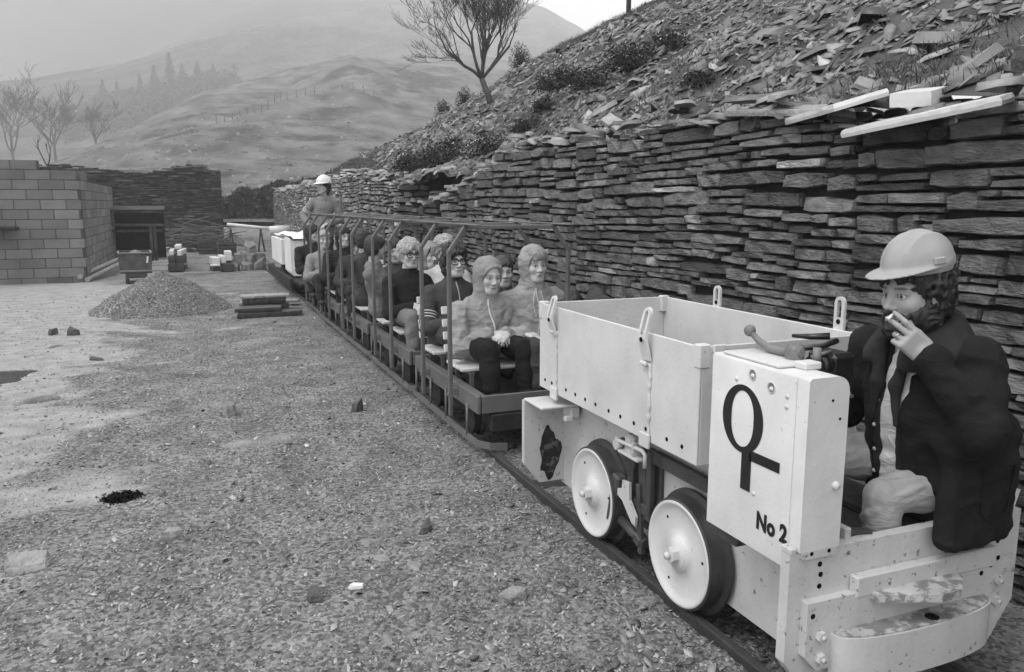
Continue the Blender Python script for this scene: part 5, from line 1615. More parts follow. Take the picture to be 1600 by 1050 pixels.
def person(label, group, root, fwd, eye, seat_z, face_dir, face_up=(0, 0, 1), s=1.0, h=.0075, hh=.0045, jacket=.2, trousers=.03, skin=.42, hair=None, hair_v=.03, hood=None, glasses=False,
           hands='lap', shoulder=.185, bulk=1.0, legs=True, zip_v=None, stripes=False, collar=.0, fem=False, smile=0, scarf=None, seed=0, kid=1.0, hip_off=(0, 0), armL=None, armR=None, fold=.010, knee_d=.43, cord=False, hood_z=0.0):
    """a seated person. root: point on the seat under the hips (world); fwd: the way the body faces; eye: midpoint of the eyes (world)"""
    B = frame_of((fwd[0], fwd[1], 0)); rt, fw_, up = B[:, 0], B[:, 1], B[:, 2]
    O0 = np.array(root, float); O0[2] = 0
    L = lambda p: np.array(p, float) - O0
    E = L(eye); Mh = frame_of(face_dir, face_up)
    Oh = E - Mh[:, 1] * .07 * s
    hip = np.array([0, 0, seat_z + .095 * kid])
    neck = Oh - Mh[:, 2] * .150 * s - Mh[:, 1] * .025 * s
    nb = neck - np.array([0, 0, .03 * s]) - fw_ * .005
    shc = nb + np.array([0, 0, -.045 * s]) - fw_ * .010
    chest = lerp(shc, hip, .33) + fw_ * .012; belly = lerp(shc, hip, .70) + fw_ * .02
    SW = shoulder * s * kid
    S_ = {1: shc + rt * SW - np.array([0, 0, .030]), -1: shc - rt * SW - np.array([0, 0, .030])}                       # right, left shoulder joints
    spine = (shc - hip); spine /= np.linalg.norm(spine)
    T = frame_of(fw_ - spine * (fw_ @ spine), spine)
    hipj = {1: hip + rt * .095 * kid, -1: hip - rt * .095 * kid}
    K, A = {}, {}
    for sg in (1, -1):
        K[sg] = hipj[sg] + fw_ * knee_d * kid + rt * sg * .03 + np.array([0, 0, .03])
        A[sg] = np.array([K[sg][0], K[sg][1], .33]) + fw_ * .03
        if A[sg][2] > K[sg][2] - .12: A[sg][2] = K[sg][2] - .15
        if hands == 'stand':
            K[sg] = hipj[sg] + fw_ * .03 - up * .42; A[sg] = hipj[sg] - up * .82
    # arms: elbows beside the waist, hands together on the lap
    El, Wr, Hd, Pn = {}, {}, {}, {}
    for sg in (1, -1):
        if hands == 'lap':
            Wr[sg] = lerp(K[1], K[-1], .5) - fw_ * .16 * kid + rt * sg * .062 + np.array([0, 0, .085 * kid])
            Hd[sg] = fw_ * .75 - rt * sg * .85 - up * .25; Pn[sg] = -up * .75 - rt * sg * .5
        elif hands == 'stand':
            Wr[sg] = hip + rt * sg * (.20 if sg > 0 else .10) + fw_ * .17 + up * .06; Hd[sg] = fw_ * .6 - rt * sg * .6 - up * .3; Pn[sg] = -up
        else:
            Wr[sg] = lerp(hipj[sg], K[sg], .62) + rt * sg * .02 + np.array([0, 0, .095 * kid]); Hd[sg] = fw_ * .9 - rt * sg * .35 - up * .2; Pn[sg] = -up
        El[sg] = lerp(S_[sg], Wr[sg], .5)
        # two-bone solution: bend outwards and back
        ua, fa = .285 * s * kid, .25 * s * kid
        v = Wr[sg] - S_[sg]; dist = float(np.linalg.norm(v)); dist_c = min(dist, (ua + fa) * .98); v = v / dist
        if dist > dist_c: Wr[sg] = S_[sg] + v * dist_c; dist = dist_c
        a = (ua ** 2 - fa ** 2 + dist ** 2) / (2 * dist); hgt = math.sqrt(max(ua ** 2 - a ** 2, 0))
        bd = rt * sg * .75 - fw_ * .45 - up * .6; bd = bd - v * (bd @ v); bd /= np.linalg.norm(bd)
        El[sg] = S_[sg] + v * a + bd * hgt
    allp = np.array([hip, Oh, *S_.values(), *El.values(), *Wr.values(), *K.values(), *A.values()])
    lo, hi = allp.min(0) - .22, allp.max(0) + .22
    # body: head, neck and hands show, the rest carries the clothes
    f = Field(np.array([min(lo[0], -.3), lo[1], lo[2]]), hi, hh if False else h * .72)
    f.cap(nb - np.array([0, 0, .02]), neck + Mh[:, 2] * .04, .058 * s * kid, .052 * s, .02)
    f.path([hip, belly, chest, shc], [.08 * kid, .06 * kid, .07 * kid, .05 * kid], .03)
    for sg in (1, -1):
        f.path([shc, S_[sg], El[sg], Wr[sg]], [.04 * kid, .036 * kid, .032 * kid, .026 * kid], .02)
        f.path([hip, hipj[sg], K[sg], A[sg]], [.07 * kid, .06 * kid, .044 * kid, .032 * kid], .03)
        put_hand(f, Wr[sg], Hd[sg], Pn[sg], (.45, .5, .55, .6), .1, side=sg, s=.95 * s * kid)
    put_head(f, Oh, Mh, s, fem, smile=smile)
    sk = skin_mat(skin)
    body = sdf_obj("person", f, sk, None, O0, face_classes(Oh, Mh, s, fem, skin, smile=smile))
    tag(body, label, "person", group)
    # jacket
    b = bulk
    f = Field(lo, hi, h)
    f.ell(chest + up * .02, (.165 * b * kid, .125 * b * kid, .17 * kid), T, .05); f.ell(belly, (.150 * b * kid, .128 * b * kid, .15 * kid), T, .06); f.ell(hip + np.array([0, 0, .0]) + fw_ * .01, (.185 * b * kid, .15 * b * kid, .10 * kid), B, .06)
    for sg in (1, -1):
        f.cap(nb - up * .015, S_[sg] - rt * sg * .01, .052 * b, .068 * b * kid, .05)
        f.cap(hipj[sg], lerp(hipj[sg], K[sg], .30), .105 * b * kid, .088 * b * kid, .05)
        f.cap(S_[sg], lerp(S_[sg], El[sg], .45), .071 * b * kid, .066 * b * kid, .016); f.cap(lerp(S_[sg], El[sg], .45), El[sg], .066 * b * kid, .059 * b * kid, .005)
        f.path([El[sg], lerp(El[sg], Wr[sg], .6), lerp(El[sg], Wr[sg], .97)], [.059 * b * kid, .053 * b * kid, .042 * b * kid], .005)
        for t_ in (.12, .28, .80, .92): f.cap(lerp(El[sg], Wr[sg], t_) + up * .030, lerp(El[sg], Wr[sg], t_ + .10) - up * .02 + rt * sg * .035, .020, .026, .016)
        for t_ in (.70, .84): f.cap(lerp(S_[sg], El[sg], t_) + fw_ * .045, lerp(S_[sg], El[sg], t_ + .10) + rt * sg * .045, .020, .022, .016)
    f.cap(nb - up * .01, neck - up * .015, .078 * b, .066 * b + collar, .03)
    def msk(x, y, z): return 1.0
    f.wrinkle(fold * .62, (6, 6, 11), 100 + seed); f.wrinkle(fold * .28, (16, 16, 30), 150 + seed)
    if not hood: f.ell(neck + up * .035, (.058, .060, .06), B, .006, 's')
    if hood is not None:
        W = lambda x, y, z: Oh + Mh @ (np.array([x, y, z]) * s)
        f.ell(W(0, -.020, .030), np.array([.103, .118, .114]) * s, Mh, .02); f.cap(W(0, -.02, -.03), W(0, -.02, -.12), .092 * s, .076 * s, .03); f.cap(W(0, -.02, -.10), nb - up * .02, .078 * s, .090 * s, .04)
        f.wrinkle(.007, (17, 17, 20), 300 + seed)
        f.ell(W(0, .120, -.008 + hood_z), np.array([.076, .130, .103 + hood_z]) * s, Mh, .008, 's')
    jm = cloth("jacket cloth %.3f" % jacket, jacket)
    jk = sdf_obj("jacket", f, jm, body)
    bv = bvh_of(jk)
    fwv = Vector(fw_)
    if zip_v is not None:
        pts = []
        top = nb + fw_ * .0; bot = hip + up * .03
        for t in np.linspace(-.06, .95, 22):
            q = lerp(top, bot, t) + rt * .012 * math.sin(t * 5 + seed)
            hit = on_surface(bv, q + fw_ * .5, -fw_)
            if hit: pts.append(hit + fwv * .002)
        if len(pts) > 3:
            mb = MB(); mb.tube(pts, .0055 * s, 6); mb.build("zip", cloth("zip tape %.2f" % zip_v, zip_v, .1), body)
    if cord:
        mb = MB()
        for sg in (1, -1):
            pts = []
            for t in np.linspace(0, 1, 12):
                q = nb + rt * sg * (.022 + .018 * math.sin(t * 3.1)) - up * (.0 + .17 * t)
                hit = on_surface(bv, q + fw_ * .5, -fw_)
                if hit: pts.append(hit + fwv * .003)
            if len(pts) > 3: mb.tube(pts, .003, 5); mb.lathe([(0, -.007), (.006, -.004), (.006, .004), (0, .007)], pts[-1], 'z', 8)
        mb.build("hood_cord", cloth("white cord", .6, .05), body)
    if stripes:
        mb = MB(); sg = 1                                # piping down the sleeve and three rings above the elbow
        pts = []
        for t in np.linspace(.0, 1, 14):
            q = lerp(S_[sg] + up * .03, El[sg], t)
            hit = on_surface(bv, q + rt * .4 + fw_ * .12, -(rt * .4 + fw_ * .12))
            if hit: pts.append(hit + Vector(rt) * .002)
        if len(pts) > 3: mb.tube(pts, .0045, 5)
        ax_ = El[sg] - S_[sg]; ax_ /= np.linalg.norm(ax_); u1 = np.cross(ax_, fw_); u1 /= np.linalg.norm(u1); u2 = np.cross(ax_, u1)
        for t in (.55, .63, .71):
            c_ = lerp(S_[sg], El[sg], t); pts = []
            for k in range(22):
                an = 2 * math.pi * k / 22; d = u1 * math.cos(an) + u2 * math.sin(an)
                hit = on_surface(bv, c_ + d * .2, -d)
                if hit: pts.append(hit + Vector(d) * .001)
            if len(pts) > 8: mb.tube(pts, .0045, 5, closed=True)
        mb.build("stripe", cloth("white stripe", .6, .05), body)
    if scarf is not None:
        f = Field(nb - .2, nb + .25, h); f.cap(nb - up * .02 + fw_ * .02, neck + up * .02 + fw_ * .015, .085, .078, .03); f.wrinkle(.010, (16, 16, 22), 500 + seed)
        sdf_obj("scarf", f, mat("patterned scarf %.2f" % scarf, scarf, .85, 38, .9, .3, 200, .2), body)
    # trousers and shoes
    f = Field(np.array([lo[0], lo[1], min(A[1][2], A[-1][2]) - .12]), np.array([hi[0], hi[1], hip[2] + .16]), h)
    f.ell(hip, (.165 * kid, .135 * kid, .095 * kid), B, .04)
    for sg in (1, -1):
        f.path([hipj[sg], lerp(hipj[sg], K[sg], .55), K[sg]], [.092 * kid, .080 * kid, .066 * kid], .03)
        f.path([K[sg], lerp(K[sg], A[sg], .5), A[sg]], [.066 * kid, .064 * kid, .055 * kid], .02)
    f.wrinkle(.009, (10, 10, 13), 700 + seed)
    sdf_obj("trousers", f, cloth("trouser cloth %.3f" % trousers, trousers, crease=.3), body)
    for sg in (1, -1):
        f = Field(A[sg] - .2, A[sg] + .2, h)
        f.cap(A[sg] - np.array([0, 0, .055]) - fw_ * .03, A[sg] - np.array([0, 0, .06]) + fw_ * .13, .036, .034, .02); f.cap(A[sg], A[sg] - np.array([0, 0, .05]), .036, .038, .02)
        sdf_obj("shoe", f, M_shoe, body)
    # hair
    W = lambda x, y, z: Oh + Mh @ (np.array([x, y, z]) * s)
    if hair:
        f = Field(Oh - .19, Oh + .19, hh)
        if hair == 'fringe':                              # seen inside a hood
            f.ell(W(0, .01, .055), np.array([.080, .090, .066]) * s, Mh, .02); f.wrinkle(.006, (60, 60, 18), 900 + seed); f.ell(W(.0, .10, -.02), np.array([.062, .09, .065]) * s, Mh, .01, 's')
        else:
            vol = {'short': .010, 'curly': .022, 'long': .016, 'mop': .018}[hair]
            f.ell(W(0, -.018, .045), np.array([.076 + vol, .096 + vol, .080 + vol]) * s, Mh, .02)
            f.ell(W(0, -.045, -.005), np.array([.075 + vol, .070 + vol, .082]) * s, Mh, .02)
            if hair in ('long', 'mop'):
                for sg in (1, -1): f.cap(W(sg * .068, -.015, .0), W(sg * .066, -.022, -.085 if hair == 'mop' else -.13), .026 * s, .018 * s, .02)
                f.ell(W(0, -.055, -.07), np.array([.075, .050, .07]) * s, Mh, .03)
            if hair in ('mop', 'curly', 'short'): f.ell(W(.018, .062, .066), np.array([.055, .030, .024]) * s, Mh, .02)
            am, fr = {'short': (.005, (45, 45, 30)), 'curly': (.008, (75, 75, 75)), 'long': (.008, (60, 60, 14)), 'mop': (.016, (40, 40, 34))}[hair]
            f.wrinkle(am, fr, 900 + seed)
            if hair in ('curly', 'mop'): f.wrinkle(.022, (24, 24, 24), 950 + seed, ridge=False)
            f.ell(W(.0, .105, -.035), np.array([.058, .080, .088]) * s, Mh, .012, 's'); f.ell(W(0, .04, -.12), np.array([.07, .08, .06]) * s, Mh, .012, 's')
        sdf_obj("hair", f, hair_mat(hair_v), body)
    if glasses:
        mb = MB()
        for sg in (1, -1):
            pts = [W(sg * .034 + .029 * math.cos(t) * (1 + .12 * abs(math.sin(t))), .094 - .006 * abs(math.cos(t)) * (1 if sg * math.cos(t) > 0 else .2), .001 + .022 * math.sin(t)) for t in np.linspace(0, 6.283, 25)[:-1]]
            mb.tube(pts, [.0036 * s + (.0026 * s if math.sin(t) > .3 else 0) for t in np.linspace(0, 6.283, 25)[:-1]], 6, closed=True)
            mb.tube([W(sg * .060, .086, .008), W(sg * .074, .03, .006), W(sg * .080, -.01, .002)], .0025 * s, 6)
        mb.tube([W(-.009, .096, .006), W(0, .099, .009), W(.009, .096, .006)], .003 * s, 6)
        mb.build("glasses", M_black, body)
    return body, dict(O0=O0, Oh=Oh, Mh=Mh, nb=nb, neck=neck, S=S_, K=K, rt=rt, fw=fw_, up=up, hip=hip, bv=bv)

PG = "passengers on the open coaches"
SEAT = .445
def pax(label, x, hy, eye, yaw=0, pitch=0, roll=0, bodyyaw=0, **kw):
    """facing the camera end of the train by default (-Y); yaw turns the face to the picture's right (+X)"""
    a = R(yaw); p = R(pitch); b = R(bodyyaw)
    fd = (math.sin(a) * math.cos(p), -math.cos(a) * math.cos(p), math.sin(p))
    return person(label, PG, (x, hy, 0), (math.sin(b), -math.cos(b)), eye, SEAT, fd, (math.sin(R(roll)), 0, 1), **kw)
pax("woman in a hooded grey anorak with white zip, hands in her lap", 1.91, 5.24, (1.912, 5.10, 1.022), yaw=10, pitch=-8, roll=2, jacket=.27, trousers=.012, skin=.52, hood=True, zip_v=.65, fem=True, seed=1, fold=.019, hood_z=-.006, bulk=1.06, s=.98, h=.0065, knee_d=.40, cord=False, shoulder=.175)
pax("man in a hooded pale anorak with white drawstrings, seated beside the woman behind the skip", 2.235, 5.24, (2.252, 5.10, 1.098), yaw=4, pitch=-3, jacket=.31, trousers=.045, skin=.52, hood=True, zip_v=.5, seed=2, fold=.019, hood_z=.006, bulk=1.08, hair='fringe', hair_v=.22, h=.0065, cord=True, hands='knee')
pax("youth with dark curly hair and black glasses, dark jacket with white sleeve stripes", 1.87, 5.90, (1.888, 5.80, 1.092), yaw=4, pitch=-2, jacket=.055, trousers=.06, skin=.54, hair='mop', hair_v=.03, glasses=True, zip_v=.35, stripes=True, seed=3, collar=.006, h=.0075)
pax("person in a patterned scarf, face half hidden between the woman and the hooded man", 2.26, 5.95, (2.292, 5.85, .99), yaw=-8, jacket=.03, trousers=.03, skin=.44, hair='short', hair_v=.05, scarf=.10, seed=4, h=.009, kid=.9)
pax("blond curly haired boy in black framed glasses and dark jacket, hands clasped", 1.83, 6.93, (1.80, 6.80, 1.087), yaw=10, pitch=-4, jacket=.018, trousers=.17, skin=.48, hair='curly', hair_v=.38, glasses=True, seed=5, collar=.012, h=.0075, bulk=.96, shoulder=.165)
pax("person in a white jacket with light curly hair, sitting behind the youth with sleeve stripes", 2.13, 6.93, (2.14, 6.85, 1.118), yaw=10, jacket=.62, trousers=.1, skin=.42, hair='curly', hair_v=.30, seed=6, h=.009, fold=.006)
pax("smiling girl in a pale hood with dark fringe, behind the blond boy", 2.17, 7.60, (2.178, 7.45, 1.03), yaw=18, pitch=-2, roll=6, jacket=.27, trousers=.1, skin=.52, hood=True, hair='fringe', hair_v=.03, fem=True, smile=1, seed=7, h=.008, fold=.006, scarf=.10)
pax("dark haired boy in a grey jacket turned away from the camera", 1.70, 7.66, (1.70, 7.62, 1.115), yaw=118, bodyyaw=70, jacket=.17, trousers=.1, skin=.38, hair='short', hair_v=.025, seed=8, h=.008, kid=.9, s=.95, fold=.014, shoulder=.17)
pax("dark haired woman looking back from behind the turned boy", 2.06, 8.62, (2.06, 8.52, 1.01), yaw=-20, jacket=.07, trousers=.05, skin=.38, hair='long', hair_v=.02, seed=9, h=.009, kid=.95)
pax("child with dark hair in puffy dark grey jacket, head turned from the camera", 1.74, 8.62, (1.76, 8.60, 1.14), yaw=150, bodyyaw=60, jacket=.06, trousers=.05, skin=.38, hair='short', hair_v=.03, seed=10, h=.009, bulk=1.15, fold=.016, kid=.9, s=.95)
pax("child with a dark fringe looking down, in the third coach", 1.75, 9.28, (1.766, 9.15, 1.05), yaw=-12, pitch=-28, jacket=.045, trousers=.03, skin=.46, hair='mop', hair_v=.015, seed=11, h=.009, kid=.92, s=.97)
pax("girl with long dark hair in a black coat, farther back behind the child looking down", 1.80, 10.25, (1.825, 10.15, 1.118), yaw=14, jacket=.02, trousers=.012, skin=.46, hair='long', hair_v=.012, seed=12, h=.010)
pax("fair haired child in a light anorak near the rear of the train", 1.65, 10.92, (1.668, 10.80, 1.06), yaw=4, jacket=.22, trousers=.03, skin=.42, hair='short', hair_v=.30, seed=13, h=.010, kid=.95)
pax("light jacketed person beside the fair haired child near the rear of the train", 1.93, 10.95, (1.93, 10.85, 1.0), yaw=10, jacket=.26, trousers=.1, skin=.38, hair='short', hair_v=.04, seed=14, h=.011, kid=.9)
pax("dark figure with dark hair on the rearmost seat behind the fair haired child", 1.68, 11.86, (1.70, 11.75, 1.11), yaw=40, jacket=.02, trousers=.02, skin=.36, hair='long', hair_v=.015, seed=15, h=.011)
# ------------------------------------------------------------------ hard hats
def hard_hat(W0, Mh, s, m, parent, h=.0045, big=1.0, dz=0.0):
    W = lambda x, y, z: W0(x, y, z + dz)
    O = W(0, 0, 0)
    f = Field(O - .24, O + .28, h)
    r = np.array
    f.ell(W(0, -.012, .062), r([.108, .132, .114]) * s * big, Mh, .01)
    f.ell(W(0, -.010, .068), r([.020, .128, .117]) * s * big, Mh, .03)            # low crest from front to back
    for sg in (1, -1): f.ell(W(sg * .045, -.02, .075), r([.010, .10, .101]) * s * big, Mh, .02)
    f.box(W(0, 0, -.058 + .047 * (big - 1) / 1), r([.2, .25, .102]) * s, .002, Mh, .002, 's')
    Mb = Mh @ np.array(rot(R(-7), 0, 0))
    f.ell(W(0, .030, .052), r([.118, .158, .011]) * s * big, Mb, .014)
    f.ell(W(0, -.015, .028), r([.094, .113, .045]) * s * big, Mh, .006, 's')
    o = sdf_obj("hard_hat", f, m, parent)
    mb = MB()
    Mm = Matrix([list(x) for x in Mh])
    for sg in (-1, 1):
        mb = MB(); mb.box(W(sg * .111 * big, -.01, .074), (.012 * s, .040 * s, .022 * s), Mm, ch=.003); mb.build("side_clip", m, o)
    return o

M_helm = mat("scuffed helmet", .33, .14, 9, .55, .12, 70, .4, dirt=.35, dirt_v=.25, dscale=30, dthr=.60, bdist=.002)
M_helm_w = mat("white helmet", .70, .06, 9, .5, .1, 70, .4)

# ------------------------------------------------------------------ the driver
def driver():
    O0 = np.array([2.20, 1.83, 0.0]); Lc = lambda *p: np.array(p, float) - O0
    fw = np.array([-.985, .17, 0]); fw /= np.linalg.norm(fw); B = frame_of(fw); rt, up = B[:, 0], B[:, 2]
    s = .99
    Mh = frame_of((-.985, .09, -.12), (-.05, .03, 1)); E = Lc(1.978, 1.795, 1.248); Oh = E - Mh[:, 1] * .07 * s
    W = lambda x, y, z: Oh + Mh @ (np.array([x, y, z]) * s)
    hip = Lc(2.24, 1.84, .575); shc = Lc(2.125, 1.825, 1.045); nb = Lc(2.105, 1.815, 1.085); neck = W(0, -.02, -.135)
    chest = lerp(shc, hip, .33) + fw * .03; belly = lerp(shc, hip, .72) + fw * .045
    S_ = {1: Lc(2.13, 2.01, 1.035), -1: Lc(2.165, 1.660, 1.045)}
    El = {1: Lc(2.12, 2.10, .80), -1: Lc(2.085, 1.555, .885)}
    Wr = {1: Lc(1.89, 2.05, .83), -1: Lc(1.996, 1.685, 1.080)}
    hj = {1: Lc(2.28, 1.95, .655), -1: Lc(2.26, 1.745, .650)}
    K = {1: Lc(1.865, 1.995, .700), -1: Lc(1.962, 1.770, .622)}
    A = {1: Lc(1.93, 1.97, .30), -1: Lc(1.995, 1.775, .27)}
    lo, hi = np.array([-.48, -.46, .15]), np.array([.40, .42, 1.52])
    # body
    f = Field(lo, hi, .0036)
    f.cap(nb - up * .02, neck + Mh[:, 2] * .03, .062, .058, .02)
    f.path([hip, belly, chest, shc], [.07, .06, .06, .05], .03)
    for sg in (1, -1):
        f.path([shc, S_[sg], El[sg], Wr[sg]], [.04, .036, .034, .027], .02)
        f.path([hip, hj[sg], K[sg], A[sg]], [.09, .075, .05, .036], .03)
    put_hand(f, Wr[1], (-.9, -.2, -.1), (0, 0, -1), (.4, .5, .6, .7), side=1, s=1.0)
    tips = put_hand(f, Wr[-1], (-.70, .22, .62), (.33, .88, .10), (.28, .50, 1.45, 1.55), .10, side=-1, s=.94, thumb=.15, thumb_in=1.3)
    put_head(f, Oh, Mh, s, jaw=1.04)
    body = sdf_obj("person", f, skin_mat(.33), None, O0, face_classes(Oh, Mh, s, False, .33))
    tag(body, "man in a hard hat and long black coat smoking on the front of the locomotive", "person")
    # cigarette held between the first two fingers
    a = (tips[0] + tips[1]) / 2
    d = np.array([-.80, -.38, -.16]); d /= np.linalg.norm(d)
    base = a - d * .026 + np.array([.004, -.002, .0])
    mb = MB(); mb.tube([base, base + d * .072], .0046, 10); mb.tube([base + d * .072, base + d * .078], [.0046, .003], 10, mi=1)
    tag(mb.build("cigarette", [mat("cigarette paper", .75, .03, 10, .8, 0, 10, .2), mat("cigarette ash", .25, .3, 90, .9, 0, 10, .2)], loc=O0), "lit white cigarette held between the driver's fingers at his mouth", "cigarette")
    mb = MB()
    # ring on the ring finger: found from the hand's own layout
    fd = np.array([-.70, .22, .62]); fd /= np.linalg.norm(fd); pn = np.array([.33, .88, .10]); pn -= fd * (pn @ fd); pn /= np.linalg.norm(pn); sd = -np.cross(fd, pn)
    c = Wr[-1] + fd * .094 * .96 - sd * .011 * .96 + (fd * math.cos(1.16) + pn * math.sin(1.16)) * .018
    ax_ = fd * math.cos(1.16) + pn * math.sin(1.16); u1 = sd; u2 = np.cross(ax_, u1)
    mb.tube([c + (u1 * math.cos(t) + u2 * math.sin(t)) * .0108 for t in np.linspace(0, 6.283, 17)[:-1]], .0018, 6, closed=True)
    mb.build("ring", mat("ring metal", .6, .05, 10, .25, 0, 10, .5, metal=1.0), body)
    # shirt
    T = frame_of(fw - (shc - hip) * 0, (shc - hip) / np.linalg.norm(shc - hip))
    f = Field(lo, hi, .007)
    f.ell(chest, (.165, .118, .19), T, .05); f.ell(belly, (.155, .125, .16), T, .05); f.cap(shc - up * .05, neck - up * .075, .07, .064, .03)
    f.wrinkle(.008, (12, 12, 16), 21)
    sdf_obj("shirt", f, cloth("white shirt", .58, .1), body)
    f = Field(lo, hi, .007)                                     # dark cardigan, open over the shirt
    f.ell(chest - up * .02, (.172, .122, .185), T, .05); f.ell(belly, (.165, .132, .17), T, .05)
    f.wrinkle(.006, (12, 12, 16), 23)
    f.box(chest + fw * .13 - rt * .035 + up * .02, (.030, .10, .34), .02, T, .01, 's')
    cg = sdf_obj("cardigan", f, cloth("dark cardigan", .022), body)
    bv = bvh_of(cg); mb = MB()
    for t in (.30, .48, .66, .82):
        q = lerp(shc, hip, t) + rt * .018
        hit = on_surface(bv, q + fw * .4, -fw)
        if hit: mb.lathe([(0, .004), (.006, .003), (.007, 0)], hit, 'x', 12, sgn=-1)
    mb.build("buttons", cloth("pale button", .5, .05), cg)
    # coat: heavy, open at the front, its left skirt hanging outside the front plate
    f = Field(lo, hi, .0065)
    f.ell(chest - fw * .012, (.195, .140, .20), T, .05); f.ell(belly - fw * .02, (.190, .152, .17), T, .06); f.ell(hip, (.20, .165, .11), B, .06)
    for sg in (1, -1):
        f.cap(nb - up * .03 - fw * .02, S_[sg] - fw * .005 + up * .005, .064, .074, .06)
        f.path([S_[sg], lerp(S_[sg], El[sg], .5), El[sg]], [.074, .070, .062], .03)
        f.path([El[sg], lerp(El[sg], Wr[sg], .45), lerp(El[sg], Wr[sg], .93)], [.062, .058, .050], .02)
    f.cap(hj[1], lerp(hj[1], K[1], .28), .11, .095, .05); f.cap(hj[-1], lerp(hj[-1], K[-1], .22), .115, .10, .05)
    f.box(Lc(2.185, 1.632, .665), (.155, .032, .185), .03, np.array(rot(R(-4), R(3), R(4))), .06)
    f.box(Lc(2.25, 1.67, .74), (.10, .05, .16), .04, np.array(rot(0, 0, R(10))), .06)
    f.cap(El[-1] - up * .02, lerp(hj[-1], S_[-1], .4) + fw * .02, .05, .085, .06)
    for t_, a_ in ((.35, .3), (.6, 1.2), (.8, .2), (.92, 1.0)):           # folds bunching round the raised elbow
        q = lerp(S_[-1], El[-1], t_); n_ = np.array([-.5, -.8, .3]); m_ = np.array([.6, -.2, -.2])
        f.path([q + n_ * .058, q + n_ * .050 + m_ * .045 - up * .02, q + m_ * .075 - up * .05], [.006, .016, .006], .018)
    for t_ in (.10, .24, .42, .60):
        q = lerp(El[-1], Wr[-1], t_)
        f.path([q + up * .045 - rt * .02, q - rt * .055 + up * .01, q - up * .045 - rt * .02], [.005, .013, .006], .016)
    f.wrinkle(.010, (7, 7, 9), 25); f.wrinkle(.005, (16, 16, 24), 27)
    f.box(chest + fw * .16 - rt * .030 - up * .02, (.044, .13, .33), .03, T, .02, 's')
    f.ell(neck + fw * .05 + up * .0, (.060, .085, .10), B, .02, 's')
    M_coat = cloth("black wool coat", .0125, .3, .95, .6, 160, .22)
    ct = sdf_obj("coat", f, M_coat, body)
    # wide turned-down collar
    f = Field(lo, hi, .0055)
    pts = []
    for t in np.linspace(-2.5, 2.5, 15):
        dz = .045 * math.cos(t)                                   # higher at the nape
        pts.append(nb + (-fw * math.cos(t) * .100 + rt * math.sin(t) * .104) + up * (.018 + dz) - fw * .0)
    for i in range(len(pts) - 1):
        for dz, ou in ((0, 0), (-.032, .018), (-.060, .034)):
            o0 = pts[i] - nb; o1 = pts[i + 1] - nb
            o0[2] = 0; o1[2] = 0; n0 = o0 / np.linalg.norm(o0); n1 = o1 / np.linalg.norm(o1)
            f.cap(pts[i] + n0 * ou + up * (dz + .03), pts[i + 1] + n1 * ou + up * (dz + .03), .022, .022, .022)
    # lapels down the open front
    for sg, off in ((1, .045), (-1, .085)):
        a0 = pts[-1] if sg > 0 else pts[0]
        f.path([a0 + up * .0, a0 - up * .10 + fw * .02 - rt * sg * .02, lerp(shc, hip, .42) + fw * .165 + rt * (sg * .055 - .03)], [.018, .018, .008], .02)
    f.wrinkle(.002, (16, 16, 20), 29)
    clr = sdf_obj("collar", f, cloth("worn collar cloth", .026, .3, .9, .5, 160, .15), ct)
    mb = MB(); bvc = bvh_of(ct)                                   # patch pocket on the hanging skirt
    pk = []
    for u, v in [(-.07, .10), (-.07, -.04), (-.05, -.06), (.05, -.06), (.07, -.04), (.07, .10)]:
        q = Lc(2.23 + u, 1.3, .64 + v); hit = on_surface(bvc, q, (0, 1, 0))
        if hit: pk.append(hit + Vector((0, -.003, 0)))
    if len(pk) > 3: mb.tube(pk, .004, 6, closed=True); mb.build("pocket_seam", M_coat, ct)
    # trousers and boots
    f = Field(lo, hi, .0048)
    f.ell(hip, (.17, .14, .10), B, .04)
    for sg in (1, -1):
        f.path([hj[sg], lerp(hj[sg], K[sg], .5), K[sg]], [.084, .075, .060], .02)
        f.path([K[sg], lerp(K[sg], A[sg], .5), A[sg]], [.060, .058, .052], .004)
    for sg in (1, -1):                                   # drag folds fanning from the knee and across the lap
        for a0, a1, t0, t1 in ((-.9, -.3, .05, .55), (-.2, .35, .02, .42), (.5, .8, .06, .62), (1.2, .9, .03, .36), (-1.6, -1.1, .05, .5)):
            def on(t, a): return lerp(K[sg], hj[sg], t) + (up * math.cos(a) - rt * math.sin(a)) * (.060 + .017 * t)
            pp = [on(t0 + (t1 - t0) * u, a0 + (a1 - a0) * u + .10 * math.sin(u * 3)) for u in np.linspace(0, 1, 6)]
            f.path(pp, [.003, .006, .008, .008, .006, .003], .010)
            pp = [q + up * .0 - rt * .016 for q in pp]
            f.path(pp, [.001, .002, .003, .003, .002, .001], .008, 's')
        for a0, t0 in ((-.7, .08), (.1, .16), (.8, .10), (-.2, .28)):
            def on2(t, a): return lerp(K[sg], A[sg], t) + (fw * math.cos(a) + rt * math.sin(a)) * .058
            f.path([on2(t0, a0), on2(t0 + .06, a0 + .5), on2(t0 + .16, a0 + 1.0)], [.003, .008, .003], .010)
    f.wrinkle(.005, (6, 12, 14), 31); f.wrinkle(.003, (14, 26, 30), 33)
    sdf_obj("trousers", f, cloth("pale work trousers", .34, .15, .85, .4, 150, .22), body)
    for sg in (1, -1):
        f = Field(A[sg] - .25, A[sg] + .25, .0065)
        f.cap(A[sg] - up * .04, A[sg] - up * .045 + fw * .14, .042, .038, .02); f.cap(A[sg] + up * .05, A[sg] - up * .04, .045, .044, .02)
        sdf_obj("boot", f, M_shoe, body)
    # hair and beard
    f = Field(Oh - .2, Oh + .2, .0045); r = np.array
